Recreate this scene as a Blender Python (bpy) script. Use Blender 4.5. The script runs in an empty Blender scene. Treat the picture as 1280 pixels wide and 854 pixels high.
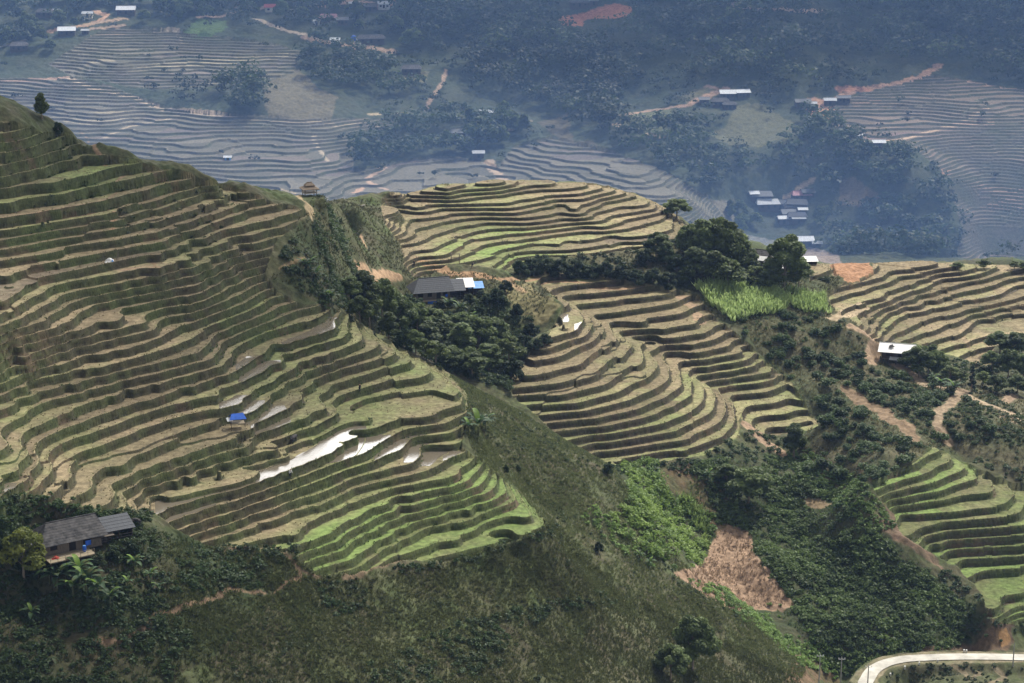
# Rice terraces in a hazy valley: the whole scene is built here
HAZE_D, SMOKE_D, FAR_HAZE_D, GLOW, EXPO = 0.00007, 0.0009, 0.00036, 40.0, 0.40
import bpy, bmesh
from mathutils import Vector, Matrix
QUALITY_DA, QUALITY_DR = 0.00046, 1.0
import math, time
import numpy as np
T0 = time.time()
# ---------------------------------------------------------------- camera model (metres, camera at (0,0,CZ), looking along +Y, pitched down)
CZ = 200.0
PITCH = math.radians(16.0)
FPX = 640.0 / math.tan(math.radians(14.0))
CP, SP = math.cos(PITCH), math.sin(PITCH)
def ray(u, v):
    xc = (np.asarray(u, float) - 640.0) / FPX
    yc = (427.0 - np.asarray(v, float)) / FPX
    return xc, CP + yc * SP, -SP + yc * CP
def proj(x, y, z):
    zz = z - CZ
    d = y * CP - zz * SP
    up = y * SP + zz * CP
    return 640.0 + FPX * x / d, 427.0 - FPX * up / d
def pt_z(u, v, z):           # point at world height z (relative to the camera: negative)
    dx, dy, dz = ray(u, v)
    t = z / dz
    return dx * t, dy * t, z + CZ
def pt_y(u, v, Y):
    dx, dy, dz = ray(u, v)
    t = Y / dy
    return dx * t, Y + 0 * t, dz * t + CZ
ZO = {1:(0,110),2:(0,300),3:(0,480),4:(200,180),5:(280,360),6:(200,540),7:(440,500),
      'A':(430,210),'B':(640,210),'C':(600,340),'D':(740,420),'E':(980,320),'F':(980,480),'G':(980,654),'H':(740,560)}
ZS = 300/1280.0
def zpx(tag, pts):
    ox, oy = ZO[tag]
    return [(ox + x*ZS, oy + y*ZS) for x, y in pts]
# ---------------------------------------------------------------- terrace edges surveyed along the slopes: (level, survey sheet, points)
MAIN = [
 (1,1,[(0,350),(150,320),(300,265),(370,235)]),
 (2,1,[(0,415),(200,370),(330,330),(430,292)]),
 (3,1,[(0,470),(180,430),(330,385),(490,330)]),
 (4,1,[(0,530),(150,512),(300,500),(480,460),(620,410),(720,370)]),
 (5,1,[(0,608),(150,580),(330,560),(560,500)]),
 (6,1,[(0,690),(200,660),(400,628),(560,595),(800,535)]),
 (7,1,[(0,755),(200,725),(400,695),(560,672)]),
 (8,1,[(0,810),(300,760),(580,715),(700,690),(850,645),(1000,590),(1160,530),(1235,495)]),
 (9,1,[(40,853),(300,805),(590,768),(800,725),(1000,660),(1280,570)]),
 (9,4,[(0,410),(200,330),(400,260),(500,232)]),
 (10,2,[(0,105),(200,75),(400,38),(650,5)]),
 (10,4,[(0,485),(200,410),(400,330),(590,288)]),
 (11,2,[(0,180),(300,120),(560,75),(800,28)]),
 (12,2,[(0,320),(180,238),(300,190),(560,135),(800,90),(1020,5)]),
 (11.4,4,[(0,570),(200,490),(350,430),(600,360),(700,325)]),
 (13,2,[(0,410),(130,350),(270,262),(390,225),(600,190),(830,142),(1000,85),(1220,0)]),
 (12.4,4,[(0,650),(200,570),(400,480),(650,420),(780,370),(800,345)]),
 (14,2,[(0,475),(150,405),(300,335),(420,280),(650,240),(850,200),(960,165),(1120,95),(1280,30)]),
 (13.6,4,[(200,650),(400,555),(590,492)]),
 (15,2,[(0,525),(200,455),(380,350),(490,310),(700,268),(900,225),(1000,205),(1090,175)]),
 (16,2,[(0,575),(250,495),(400,420),(520,350),(640,320),(900,275),(1060,245),(1150,205),(1280,135)]),
 (16,4,[(100,800),(250,720),(470,640)]),
 (17,2,[(0,625),(290,555),(430,490),(640,440),(700,370),(930,312),(1000,315),(1150,240),(1280,180)]),
 (17,4,[(150,830),(300,745),(500,675)]),
 (18,2,[(560,490),(760,460),(820,385),(980,345),(1060,345),(1280,245)]),
 (18,4,[(250,840),(400,765),(540,705)]),
 (19,2,[(0,680),(300,610),(550,545),(830,490),(900,420),(1050,390),(1280,312)]),
 (19,5,[(0,80),(130,20)]),
 (20,2,[(50,728),(370,650),(690,590),(760,570),(950,480),(1050,420),(1280,355)]),
 (20,5,[(0,130),(150,75),(240,20)]),
 (21,2,[(0,840),(150,775),(550,690),(770,625),(990,560),(1085,500),(1150,455),(1280,405)]),
 (21,5,[(0,185),(150,120),(270,60)]),
 (22,2,[(80,853),(200,800),(550,725),(850,665),(1040,620)]),
 (22,5,[(0,240),(150,180),(340,100)]),
 (23,2,[(300,853),(500,800),(850,720),(1060,660)]),
 (23,5,[(0,290),(150,225),(400,130)]),
 (24,2,[(480,853),(800,790),(1180,695)]),
 (24,5,[(60,330),(200,255),(440,185)]),
 (25,2,[(680,853),(900,815),(1240,715)]),
 (25,5,[(45,455),(130,400),(170,375),(350,300),(560,240),(600,200),(590,170)]),
 (26,5,[(110,495),(200,455),(310,365),(420,320),(640,265),(665,220)]),
 (21,3,[(0,75),(150,30)]),
 (22,3,[(0,150),(110,95),(200,60),(430,5)]),
 (23,3,[(20,290),(60,220),(170,140),(300,85),(520,40),(650,5)]),
 (24,3,[(0,490),(100,450),(145,380),(125,290),(150,260),(300,200),(480,110),(620,70),(850,20)]),
 (25,3,[(0,610),(110,530),(195,400),(210,330),(300,270),(480,190),(700,115),(900,75),(1100,5)]),
 (26,3,[(20,660),(180,560),(265,440),(280,370),(370,310),(500,270),(700,190),(900,125),(1100,80),(1200,20)]),
 (27,3,[(120,650),(240,600),(370,500),(385,420),(440,380),(640,300),(750,250),(950,190),(1280,110)]),
 (28,3,[(300,660),(400,590),(480,520),(560,430),(680,380),(800,340),(950,270),(1180,200)]),
 (29,3,[(560,640),(610,560),(640,510),(800,440),(950,375),(1280,290)]),
 (30,3,[(650,570),(750,530),(950,450),(1280,340)]),
 (31,3,[(730,598),(760,566),(950,500),(1280,386)]),
 (32,3,[(770,606),(900,561),(1280,443)]),
 (33,3,[(820,711),(960,647),(1280,566)]),
 (34,3,[(880,752),(1060,690),(1280,622)]),
 (35,3,[(930,786),(1280,682)]),
 (36,3,[(990,820),(1280,725)]),
 (27,5,[(150,560),(270,500),(400,420),(560,370),(700,310),(745,270),(740,250)]),
 (28,5,[(280,560),(420,450),(600,400),(800,340),(850,310),(800,260)]),
 (29,5,[(330,650),(430,570),(490,500),(600,450),(800,400),(910,355),(880,310),(810,265)]),
 (30,5,[(445,710),(550,650),(570,560),(590,530),(800,460),(930,410),(980,370),(940,345)]),
 (31,5,[(580,690),(590,600),(720,550),(900,500),(1050,470),(1095,440),(1060,400),(1010,380)]),
 (32,5,[(730,715),(700,660),(760,600),(950,560),(1120,535),(1180,490),(1100,430)]),
 (32.6,5,[(780,735),(900,690),(1060,645),(1190,590),(1270,560),(1230,500)]),
 (33,5,[(1060,690),(1170,640),(1280,605)]),
 (29,6,[(0,160),(250,80),(400,25)]),
 (30,6,[(0,245),(300,125),(600,50)]),
 (31,6,[(0,288),(300,199),(580,75),(740,3)]),
 (32,6,[(0,330),(300,231),(600,138),(850,25),(920,-12)]),
 (33,6,[(0,438),(200,358),(420,306),(680,221),(900,126),(1070,14)]),
 (34,6,[(30,493),(200,420),(420,356),(660,275),(900,184),(1100,116),(1200,44)]),
 (35,6,[(80,526),(300,452),(600,361),(900,245),(1100,170),(1280,100)]),
 (36,6,[(145,565),(400,480),(600,400),(840,330),(1000,260),(1200,205)]),
 (37,6,[(250,590),(440,545),(640,460),(880,385),(1050,300),(1280,240)]),
 (38,6,[(470,605),(650,560),(760,500),(900,425),(1000,385)]),
 (38.3,6,[(715,590),(880,500),(1000,430),(1280,310)]),
 (39.5,6,[(740,640),(950,560),(1080,480),(1150,430)]),
 (40.7,6,[(770,690),(980,610),(1130,520),(1280,420)]),
 (41.8,6,[(820,745),(1000,680),(1130,610),(1280,500)]),
 (43,6,[(1160,655),(1280,580)]),
 (33,7,[(50,190),(30,150)]),
 (35,7,[(256,271),(290,240)]),
 (36,7,[(176,376),(330,330),(395,240)]),
 (37,7,[(200,430),(350,390),(500,320),(590,285)]),
 (38.3,7,[(0,580),(200,490),(480,430),(590,370),(660,320)]),
 (39.5,7,[(0,670),(150,600),(300,540),(590,470),(640,440),(690,390)]),
 (40.7,7,[(0,740),(150,660),(400,560),(640,505),(740,440)]),
 (41.8,7,[(0,840),(150,740),(350,640),(620,580),(760,520),(810,480)]),
 (43,7,[(150,820),(350,700),(600,610),(850,545)]),
 (44,7,[(230,840),(480,755),(700,660),(940,580)]),
 (45,7,[(600,805),(800,750),(1030,660)]),
]
MZ = ([-6,1,7,11,14,24,32,33,36,45,60],[-63.7,-75.15,-86.55,-91.55,-95.5,-107.8,-118.3,-119.05,-123.0,-133.0,-151])
SC = 0.9                       # the middle hills stand 10 % nearer than first paced out
MID = [
 (1,'A',[(380,150),(600,140),(850,120),(1000,95),(1080,65)]),
 (2,'A',[(380,185),(620,165),(800,145),(1040,115),(1170,75)]),
 (3,'A',[(190,215),(340,187),(620,195),(850,185),(1080,150)]),
 (4,'A',[(240,240),(430,205),(640,212),(900,210),(1100,178)]),
 (5,'A',[(330,275),(640,240),(900,240),(1130,195)]),
 (6,'A',[(370,330),(520,285),(740,262),(960,265),(1180,237)]),
 (7,'A',[(370,400),(500,350),(640,310),(800,290),(1000,290),(1190,265)]),
 (8,'A',[(500,405),(640,358),(760,325),(1000,315),(1200,292)]),
 (9,'A',[(510,465),(680,385),(870,352),(1030,338),(1280,308)]),
 (10,'A',[(610,470),(760,410),(870,395),(1030,370),(1200,345)]),
 (11,'A',[(670,490),(900,430),(1060,395),(1280,378)]),
 (12,'A',[(780,530),(900,455)]),
 (4.6,'B',[(330,215),(500,150),(590,122)]),
 (6.2,'B',[(330,250),(500,185),(620,165),(690,160)]),
 (7.4,'B',[(400,272),(540,235),(740,205)]),
 (9,'B',[(500,312),(640,270),(780,242)]),
 (10.6,'B',[(600,357),(740,320),(840,295)]),
 (11,'B',[(180,415),(500,370),(540,352)]),
 (12,'B',[(310,442),(480,420),(590,392)]),
]
MIDZ = ([-3,1,12,20],[-132.2,-135.65,-145,-152])
Q = [
 (1,'C',[(300,322),(420,280),(480,230),(460,180)]),
 (2,'C',[(370,360),(500,320),(550,260),(530,220)]),
 (3,'C',[(390,410),(520,360),(590,300),(600,260)]),
 (4,'C',[(250,490),(430,455),(560,400),(640,340),(650,280)]),
 (5,'C',[(160,580),(330,550),(560,490),(680,400),(720,350),(690,290)]),
 (6,'C',[(160,625),(420,600),(620,545),(760,450),(800,390),(740,310)]),
 (7,'C',[(190,665),(450,645),(650,600),(800,515),(860,440),(850,400),(790,350)]),
 (8,'C',[(270,715),(500,695),(700,650),(860,570),(940,490),(900,420),(850,370)]),
 (9,'C',[(290,765),(550,740),(760,690),(940,610),(1000,540),(960,450),(910,400)]),
 (10,'C',[(340,805),(620,775),(820,735),(980,665),(1070,590),(1050,520),(1000,460)]),
 (11,'C',[(420,850),(700,815),(900,770),(1050,690),(1130,610),(1110,540),(1060,490)]),
 (12,'D',[(0,525),(200,500),(400,460),(550,390),(610,320),(590,250)]),
 (13,'D',[(0,575),(200,550),(420,510),(580,440),(660,360),(650,290)]),
 (14,'D',[(20,615),(250,590),(500,550),(650,480),(720,390),(700,320)]),
 (15,'D',[(100,665),(250,640),(500,610),(680,545),(770,460),(760,370)]),
 (2,'C',[(430,142),(520,115),(740,100)]),
 (3,'C',[(490,172),(700,150),(1000,115)]),
 (4,'C',[(580,225),(800,205),(980,175),(1090,130)]),
 (5,'C',[(680,270),(900,245),(1060,225),(1130,190)]),
 (6,'C',[(790,315),(1000,295),(1150,270),(1180,240)]),
 (7,'C',[(870,355),(1050,340),(1200,320),(1235,295)]),
 (8,'C',[(950,400),(1150,380),(1270,350)]),
 (9,'D',[(390,100),(600,85),(740,50),(750,30)]),
 (10,'D',[(450,140),(650,120),(790,90),(790,60)]),
 (11,'D',[(530,180),(700,160),(840,125),(850,100)]),
 (12,'D',[(590,205),(780,185),(890,150)]),
 (13,'D',[(640,240),(850,220),(930,180)]),
 (14,'D',[(690,280),(880,260),(980,215)]),
 (15,'D',[(750,330),(950,305),(1045,265)]),
 (16,'D',[(820,385),(1000,360),(1070,340)]),
 (17,'D',[(870,445),(1050,420),(1130,400)]),
 (18,'D',[(940,505),(1100,480),(1200,455)]),
]
QZ = ([-4,1,18,30],[-142.5,-150,-175.5,-193.5])
EH = [
 (1,'E',[(380,158),(520,115),(545,108)]),
 (2,'E',[(250,242),(420,190),(560,140),(590,115)]),
 (3,'E',[(280,330),(400,265),(520,230),(640,170),(750,120)]),
 (4,'E',[(600,225),(700,190),(840,127)]),
 (5,'E',[(605,265),(800,205),(1000,142)]),
 (6,'E',[(570,305),(700,245),(850,208),(1050,185),(1195,130)]),
 (7,'E',[(540,395),(650,325),(860,260),(1100,220),(1270,155)]),
 (8,'E',[(570,437),(800,330),(1100,262),(1280,220)]),
 (9,'E',[(660,450),(850,375),(970,330),(1100,310)]),
 (10,'E',[(790,460),(940,405),(1010,345),(1280,300)]),
 (11,'E',[(830,500),(960,465),(1010,447),(1130,420),(1280,405)]),
 (12,'E',[(880,555),(1030,490)]),
]
EZ = ([-3,1,12,20],[-154,-158.8,-172,-181.6])
FH = [
 (1,'F',[(500,490),(700,420),(820,350)]),
 (2,'F',[(570,525),(750,470),(890,400),(880,370)]),
 (3,'F',[(590,575),(800,520),(960,450),(940,410)]),
 (4,'F',[(640,605),(850,560),(1040,490),(1040,450)]),
 (5,'F',[(590,650),(800,620),(1000,580),(1120,530),(1110,490)]),
 (6,'F',[(590,730),(700,695),(900,668),(1150,650),(1230,600),(1210,530)]),
 (7,'F',[(660,800),(800,745),(1000,720),(1180,700),(1280,650)]),
 (8,'F',[(720,850),(900,785),(1280,755)]),
 (9,'F',[(920,832),(1280,805)]),
 (10,'G',[(800,150),(900,125),(1280,120)]),
 (11,'G',[(870,240),(950,195),(1280,170)]),
 (12,'G',[(950,290),(1050,250),(1280,230)]),
 (13,'G',[(1060,455),(1130,390),(1280,360)]),
 (14,'G',[(1110,510),(1200,455),(1280,435)]),
]
FZ = ([-3,1,7,14,20],[-165.6,-171.6,-180.6,-193,-199])
CP_PTS = []       # control points (x,y,z)
def add_contours(rows, zmap, scale):
    for lev, tag, pts in rows:
        p = np.array(zpx(tag, pts))
        z = float(np.interp(lev, zmap[0], zmap[1])) * scale
        # resample every ~14 px
        out = [p[0]]
        for a, b in zip(p[:-1], p[1:]):
            n = max(1, int(np.hypot(*(b-a)) / 16))
            for i in range(1, n+1): out.append(a + (b-a)*i/n)
        out = np.array(out)
        x, y, zz = pt_z(out[:,0], out[:,1], z)
        for i in range(len(out)): CP_PTS.append((x[i], y[i], zz))
add_contours(MAIN, MZ, 1.0)
add_contours(MID, MIDZ, SC)
add_contours(Q, QZ, SC)
add_contours(EH, EZ, SC)
add_contours(FH, FZ, SC)
# spot heights: photograph direction and distance
SPOT = [
 # skyline of the near hill and the ground just behind it
 (-60,90,420),(0,121,420),(40,138,418),(87,158,418),(120,176,418),(160,190,419),(200,205,419),(240,216,419),(270,224,421),(300,232,424),(325,237,427),(345,241,431),(365,242,439),(385,245,447),(405,249,460),(420,252,478),
 # lee of the near hill, below its skyline
 # path and saddle
 (400,262,452),(420,285,464),(440,300,492),(450,325,484),(412,300,440),(440,262,535),(455,285,522),(470,262,560),(480,300,535),(470,330,500),(400,300,428),(395,330,412),(410,350,414),(385,360,400),
 (425,380,416),(440,352,458),(490,348,505),(510,335,520),
 # mid farm and woods under it
 (545,374,502),(500,372,494),(600,366,512),(610,352,520),(480,390,470),(440,395,424),(520,410,480),(580,410,492),(640,410,496),(650,440,482),(600,450,478),(560,440,470),(520,440,455),(640,470,465),(625,350,522),(640,335,532),(690,330,538),(760,330,540),(820,335,540),(860,300,560),(870,335,545),(880,360,535),
 (655,352,521),(700,372,508),(660,395,500),(690,408,496),(680,425,490),
 # crest of the middle hill
 (430,250,566),(470,246,570),(500,241,574),(560,232,581),(620,226,589),(680,223.5,599),(720,226.5,601),(740,230,601),(760,234,602),(780,239,602),(800,247,603),(830,261,601),(860,285,578),
 (900,300,574),(940,322,578),(990,332,575),(1015,330,576),
 # near-hill right flank: crest line and slope towards the gully
 (500,428,408),(540,452,406),(580,478,405),(610,495,404),(640,512,402),(700,548,399),(770,592,394),(810,640,386),(850,700,378),(900,745,377),(950,785,377),(1010,835,378),(1050,870,378),
 (600,520,386),(600,545,376),(640,560,378),(640,600,368),(680,600,376),(690,640,366),(740,640,372),(700,690,350),(760,700,358),(760,760,342),(820,760,356),(700,760,333),(640,760,325),(640,700,339),(600,720,330),
 (520,720,324),(450,735,316),(400,735,312),(330,722,309),(260,700,307),(220,680,306),(500,800,306),(400,800,299),(300,780,296),(640,830,312),(760,830,330),(850,830,346),(900,800,364),(950,830,365),(820,900,322),(640,920,294),(400,920,278),(200,900,270),
 # left farm and slope under it
 (60,668,297.5),(100,690,296),(160,672,301.5),(30,690,294.5),(0,660,292),(0,700,291.5),(100,730,290),(180,720,295),(0,770,283),(100,800,281),(200,790,286),(0,850,272),(100,880,268),(-80,700,289),(-80,850,272),(-80,500,345),(-80,300,385),(-80,620,300),(-80,400,362),
 # slope below the terraced spur, gully and the scrub spur
 (850,585,438),(900,580,445),(930,570,452),(960,560,462),(1000,575,458),(850,620,430),(870,660,424),(900,700,412),(930,745,402),(980,760,400),(940,640,432),(980,620,440),(1000,600,444),(1050,620,438),(1090,650,418),(1130,690,411),(1000,680,424),(1050,700,414),(1100,740,404),(960,700,412),(1050,760,398),(1150,760,400),(1180,720,410),(1000,790,392),(1060,800,390),(1120,800,391),(1170,790,394),(1210,770,400),(1220,800,396),(820,600,430),(830,650,416),(800,610,420),(860,700,404),
 # road cut and below
 (1040,845,384),(1085,830,386),(1130,822,388),(1180,820,388),(1240,820,388),(1290,820,388),(1260,800,395),(1180,845,376),(1240,845,376),(1290,850,374),(1180,880,355),(1290,880,355),(1350,820,388),(1000,880,360),
 # shrub slope
 (920,380,528),(960,380,530),(950,420,513),(1000,400,528),(1025,400,527),(1000,440,511),(1050,440,514),(968,460,500),(1010,480,492),(1060,480,496),(1090,470,503),(1120,458,514),(1160,478,500),(1200,492,490),(1250,515,474),(1100,520,470),(1150,520,466),(1050,520,470),(1030,540,462),(1060,560,454),(1095,570,440),(1095,600,427),(1180,560,455),(1200,580,450),(1230,600,446),(1230,550,458),(1280,560,455),(1270,600,445),(1180,458,518),(1230,450,524),(1270,450,526),(1240,480,505),(1280,490,500),(1340,460,522),(1340,560,455),(1340,650,430),(1070,405,524),
 # far right crest
 (1040,330,575),(1080,329,577),(1120,329,578),(1160,329,578),(1200,330,583),(1240,331,591),(1280,333,594),(1340,335,594),(1340,380,560),
 # opposite side of the valley
 (-100,130,960),(0,140,985),(100,150,975),(200,180,925),(300,200,900),(400,210,890),(450,240,860),(300,150,955),(400,150,960),(300,100,1010),(0,100,1035),(100,100,1025),(0,50,1090),(100,50,1085),(200,60,1070),(300,30,1100),(350,10,1140),(400,60,1070),(450,100,1020),(480,160,960),(520,200,920),(560,130,1000),(560,60,1075),(560,0,1140),(440,0,1145),(200,0,1145),(0,0,1145),(-100,0,1145),
 (560,225,880),(620,200,915),(680,180,935),(760,195,915),(800,210,895),(850,235,875),(880,262,850),(720,230,870),(780,250,850),(640,170,955),(700,150,985),(760,150,965),(850,180,930),(900,220,900),(920,260,880),(970,262,890),(960,285,870),(1000,305,850),(900,290,850),
 (640,100,1035),(640,0,1130),(720,20,1110),(760,80,1040),(800,140,985),(860,130,985),(910,128,985),(900,60,1040),(900,0,1090),(1000,0,1090),(1000,60,1030),(1000,120,985),(960,160,945),(980,200,915),(1030,180,925),(1080,200,900),(1120,220,885),(1160,250,870),(1190,290,850),(1100,260,875),(1060,290,855),(1120,300,848),
 (1060,120,985),(1150,100,1010),(1250,110,1000),(1100,150,955),(1200,150,955),(1270,160,945),(1200,200,915),(1270,220,900),(1220,260,880),(1270,280,865),(1230,315,850),(1100,50,1060),(1200,40,1070),(1200,0,1110),(1340,100,1000),(1340,200,910),(1340,0,1100),(1340,300,855),
 # higher up, outside the picture
 (0,-120,1300),(300,-120,1300),(640,-120,1290),(900,-120,1240),(1200,-120,1260),(-150,-120,1300),(1400,-120,1260),(0,-260,1520),(640,-280,1520),(1300,-280,1500),
]
for u, v, Y in SPOT:
    x, y, z = pt_y(u, v, float(Y)); CP_PTS.append((float(x), float(Y), float(z)))
for u, v, Y in SPOT[:SPOT.index((400,262,452))] + [s for s in SPOT if s[2] > 540 and (s[:2] in ((430,250),(470,246),(500,241),(560,232),(620,226),(680,223.5),(720,226.5),(740,230),(760,234),(780,239),(800,247),(830,261)) or 327 < s[1] < 334 and s[0] > 985)]:
    for d, dz in ((13, 2.0), (30, 8.0), (52, 18.0)):
        x, y, z = pt_y(u, v, float(Y + d)); CP_PTS.append((float(x), float(Y + d), float(z) - dz))
# ground hidden behind the crests and outside the view: plain coordinates (tan azimuth as photo column, distance, height)
HID = []
for u in (-150,0,150,300,420,560,700,840,980,1120,1280,1400):
    HID += [(u, 700, 20.0 if u < 900 else 18.0), (u, 780, 12.0)]
HID += [(-100,480,108),(0,490,104),(100,492,98),(200,500,88),(300,520,80),(-100,560,80),(0,570,76),(150,570,70),(300,585,58),(420,600,55),
        (560,625,62),(700,640,58),(820,655,50),(940,655,46),(1060,655,36),(1180,655,36),(1300,655,36),
        (-150,230,70),(100,230,68),(400,225,60),(700,240,42),(1000,280,15),(1300,300,5),(-100,150,60),(640,150,40),(1400,200,0),
        (1350,420,30),(1400,480,40),
        (700,1900,250),(0,1900,250),(1300,1900,250),(700,2500,330),(-100,2500,320),(1400,2500,320)]
for u, Y, z in HID:
    CP_PTS.append(((u-640)/FPX*Y*0.985, float(Y), float(z)))
cp = np.array(CP_PTS)
# thin, then thin-plate spline in (azimuth, log distance): locally isotropic at every range
AZ, LR = cp[:,0]/cp[:,1], np.log(cp[:,1])
key = np.round(np.c_[AZ*900, LR*900]).astype(int)
_, keep = np.unique(key, axis=0, return_index=True)
AZ, LR, CZV = AZ[keep], LR[keep], cp[keep,2]
def tps_k(d2):
    return 0.5*d2*np.log(np.maximum(d2, 1e-12))
K = tps_k((AZ[:,None]-AZ[None])**2 + (LR[:,None]-LR[None])**2)
n = len(AZ)
lam = 5.0e-6
Pm = np.c_[np.ones(n), AZ, LR]
M = np.zeros((n+3, n+3)); M[:n,:n] = K + lam*np.eye(n); M[:n,n:] = Pm; M[n:,:n] = Pm.T
sol = np.linalg.solve(M, np.r_[CZV, 0,0,0])
def tps_eval(a, l):
    out = np.empty(a.size)
    a, l = a.ravel(), l.ravel()
    for i in range(0, a.size, 20000):
        s = slice(i, i+20000)
        k = tps_k((a[s,None]-AZ[None])**2 + (l[s,None]-LR[None])**2)
        out[s] = k @ sol[:n] + sol[n] + sol[n+1]*a[s] + sol[n+2]*l[s]
    return out
# ---------------------------------------------------------------- the sheet of ground: a fan of rows and columns
DA = QUALITY_DA
ACOL = np.arange(-0.33, 0.33+DA/2, DA)
def rows():
    r = [150.0]
    while r[-1] < 2500:
        y = r[-1]
        if y < 255: d = 4.0
        elif y < 470: d = 0.26
        elif y < 600: d = 0.33
        elif y < 760: d = 4.0
        elif y < 1180: d = 0.8
        elif y < 1300: d = 4
        else: d = 30
        r.append(y + d*QUALITY_DR)
    return np.array(r)
YROW = rows()
NR, NC = len(YROW), len(ACOL)
# coarse evaluation then cubic (Catmull-Rom) refinement along both axes
CA = np.linspace(ACOL[0]-0.004, ACOL[-1]+0.004, 200)
CLR = np.linspace(math.log(145), math.log(2700), 330)
ga, gl = np.meshgrid(CA, CLR)
HC = tps_eval(ga, gl).reshape(ga.shape)
def cubic_axis(F, x0, dx, x, axis):
    t = (x-x0)/dx; i = np.clip(np.floor(t).astype(int), 1, F.shape[axis]-3); f = t-i
    w = [(-f**3+2*f**2-f)/2, (3*f**3-5*f**2+2)/2, (-3*f**3+4*f**2+f)/2, (f**3-f**2)/2]
    out = 0
    for k in range(4):
        G = np.take(F, i-1+k, axis=axis)
        out = out + (G*w[k] if axis == 1 else G*w[k][:,None])
    return out
H0 = cubic_axis(HC, CLR[0], CLR[1]-CLR[0], np.log(YROW), 0)
H0 = cubic_axis(H0, CA[0], CA[1]-CA[0], ACOL, 1)          # smooth ground height, NR x NC
print('terrain', NR, NC, n, 'cp', round(time.time()-T0,1))
# ---------------------------------------------------------------- noise
def _h(ix, iy, seed):
    n_ = (ix.astype(np.int64)*374761393 + iy.astype(np.int64)*668265263 + seed*974634533) & 0x7fffffff
    n_ = ((n_ ^ (n_ >> 13))*1274126177) & 0x7fffffff
    return ((n_ ^ (n_ >> 16)) & 0xffff).astype(np.float32)/65535.0
def noise(x, y, seed=0):
    ix, iy = np.floor(x), np.floor(y)
    fx, fy = (x-ix).astype(np.float32), (y-iy).astype(np.float32)
    fx = fx*fx*(3-2*fx); fy = fy*fy*(3-2*fy)
    a = _h(ix, iy, seed); b = _h(ix+1, iy, seed); c = _h(ix, iy+1, seed); d = _h(ix+1, iy+1, seed)
    return (a + (b-a)*fx + (c-a)*fy + (a-b-c+d)*fx*fy)*2-1
def fbm(x, y, seed=0, octv=3):
    s, a, t = 0, 1.0, 0
    for o in range(octv):
        s = s + a*noise(x*(2**o)+o*17.3, y*(2**o)-o*9.1, seed+o*7); t += a; a *= 0.55
    return s/t
XG = (ACOL[None]*YROW[:,None]).astype(np.float32)
YG = np.repeat(YROW[:,None].astype(np.float32), NC, 1)
H0 = H0.astype(np.float32)
fw_ = np.clip((YG-740)/60, 0, 1)*np.clip((1500-YG)/200, 0, 1)
H0 = H0 + fw_*(4.5*fbm(XG/75, YG/75, 501, 3) + 1.2*fbm(XG/22, YG/22, 502, 2))
UG, VG = proj(XG, YG, H0)
UG = UG.astype(np.float32); VG = VG.astype(np.float32)
WU = UG + 2.0*fbm(XG/5, YG/5, 3, 2)*np.clip(500/YG,0.6,1.2); WV = VG + 1.3*fbm(XG/5, YG/5, 9, 2)*np.clip(500/YG,0.6,1.2)
def inpoly(px, py, poly):
    r = np.zeros(px.shape, bool)
    n_ = len(poly)
    for i in range(n_):
        x1, y1 = poly[i]; x2, y2 = poly[(i+1) % n_]
        if y1 == y2: continue
        c = ((y1 > py) != (y2 > py)) & (px < (x2-x1)*(py-y1)/(y2-y1)+x1)
        r ^= c
    return r
WIDE = [False]
def pm(poly, y0, y1, warp=True):
    """bool mask of ground vertices whose place lies inside a surveyed outline, between two distances"""
    U_, V_ = (WIDE_U, WIDE_V) if WIDE[0] else ((WU, WV) if warp else (UG, VG))
    p = np.array(poly, float)
    i0, i1 = np.searchsorted(YROW, [y0, y1])
    m = np.zeros((NR, NC), bool)
    u, v = U_[i0:i1], V_[i0:i1]
    bb = (u > p[:,0].min()) & (u < p[:,0].max()) & (v > p[:,1].min()) & (v < p[:,1].max())
    sub = np.zeros(u.shape, bool)
    sub[bb] = inpoly(u[bb], v[bb], poly)
    m[i0:i1] = sub
    return m
def blur(m, k=2):
    m = m.astype(np.float32)
    for ax in (0, 1):
        acc = m.copy()
        for s in range(1, k+1): acc += np.roll(m, s, ax) + np.roll(m, -s, ax)
        m = acc/(2*k+1)
    return m
def sample(F, x, y):
    x = np.asarray(x, float); y = np.asarray(y, float)
    r = np.clip(np.interp(y, YROW, np.arange(NR)), 0, NR-1.001); c = np.clip((x/y-ACOL[0])/DA, 0, NC-1.001)
    i, j = r.astype(int), c.astype(int); fr_, fc = r-i, c-j
    return F[i,j]*(1-fr_)*(1-fc)+F[i+1,j]*fr_*(1-fc)+F[i,j+1]*(1-fr_)*fc+F[i+1,j+1]*fr_*fc
def hit(u, v, ymin=150.0, F=None, ymax=2500.0):
    """first ground point seen in a direction of the photograph, no nearer than ymin"""
    F = HF if F is None else F
    dx, dy, dz = ray(u, v)
    a = float(dx/dy); m = float(dz/dy)
    c = min(max((a-ACOL[0])/DA, 0), NC-1.001); j = int(c); f = c-j
    col = F[:,j]*(1-f)+F[:,j+1]*f
    d = CZ + YROW*m - col
    ok = np.nonzero((d <= 0) & (YROW >= ymin) & (YROW <= ymax))[0]
    if len(ok) == 0: return None
    i = ok[0]
    if i == 0 or d[i-1] <= 0: y = YROW[i]
    else: y = YROW[i-1] + (YROW[i]-YROW[i-1])*d[i-1]/(d[i-1]-d[i])
    return a*y, float(y), float(sample(F, a*y, y))
def hit_near(u, v, ymin, F=None, ymax=700.0):
    if ymin > 700: return hit(u, v, ymin, F)
    for dv in range(0, 40):
        p = hit(u, v+dv*0.5, ymin, F, ymax)
        if p: return p
    return None
FAR = {'f1':(0,0),'f2':(300,60),'f3':(540,100),'f4':(780,60),'f5':(980,60),'p':(0,0),'t':(0,564)}
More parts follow.
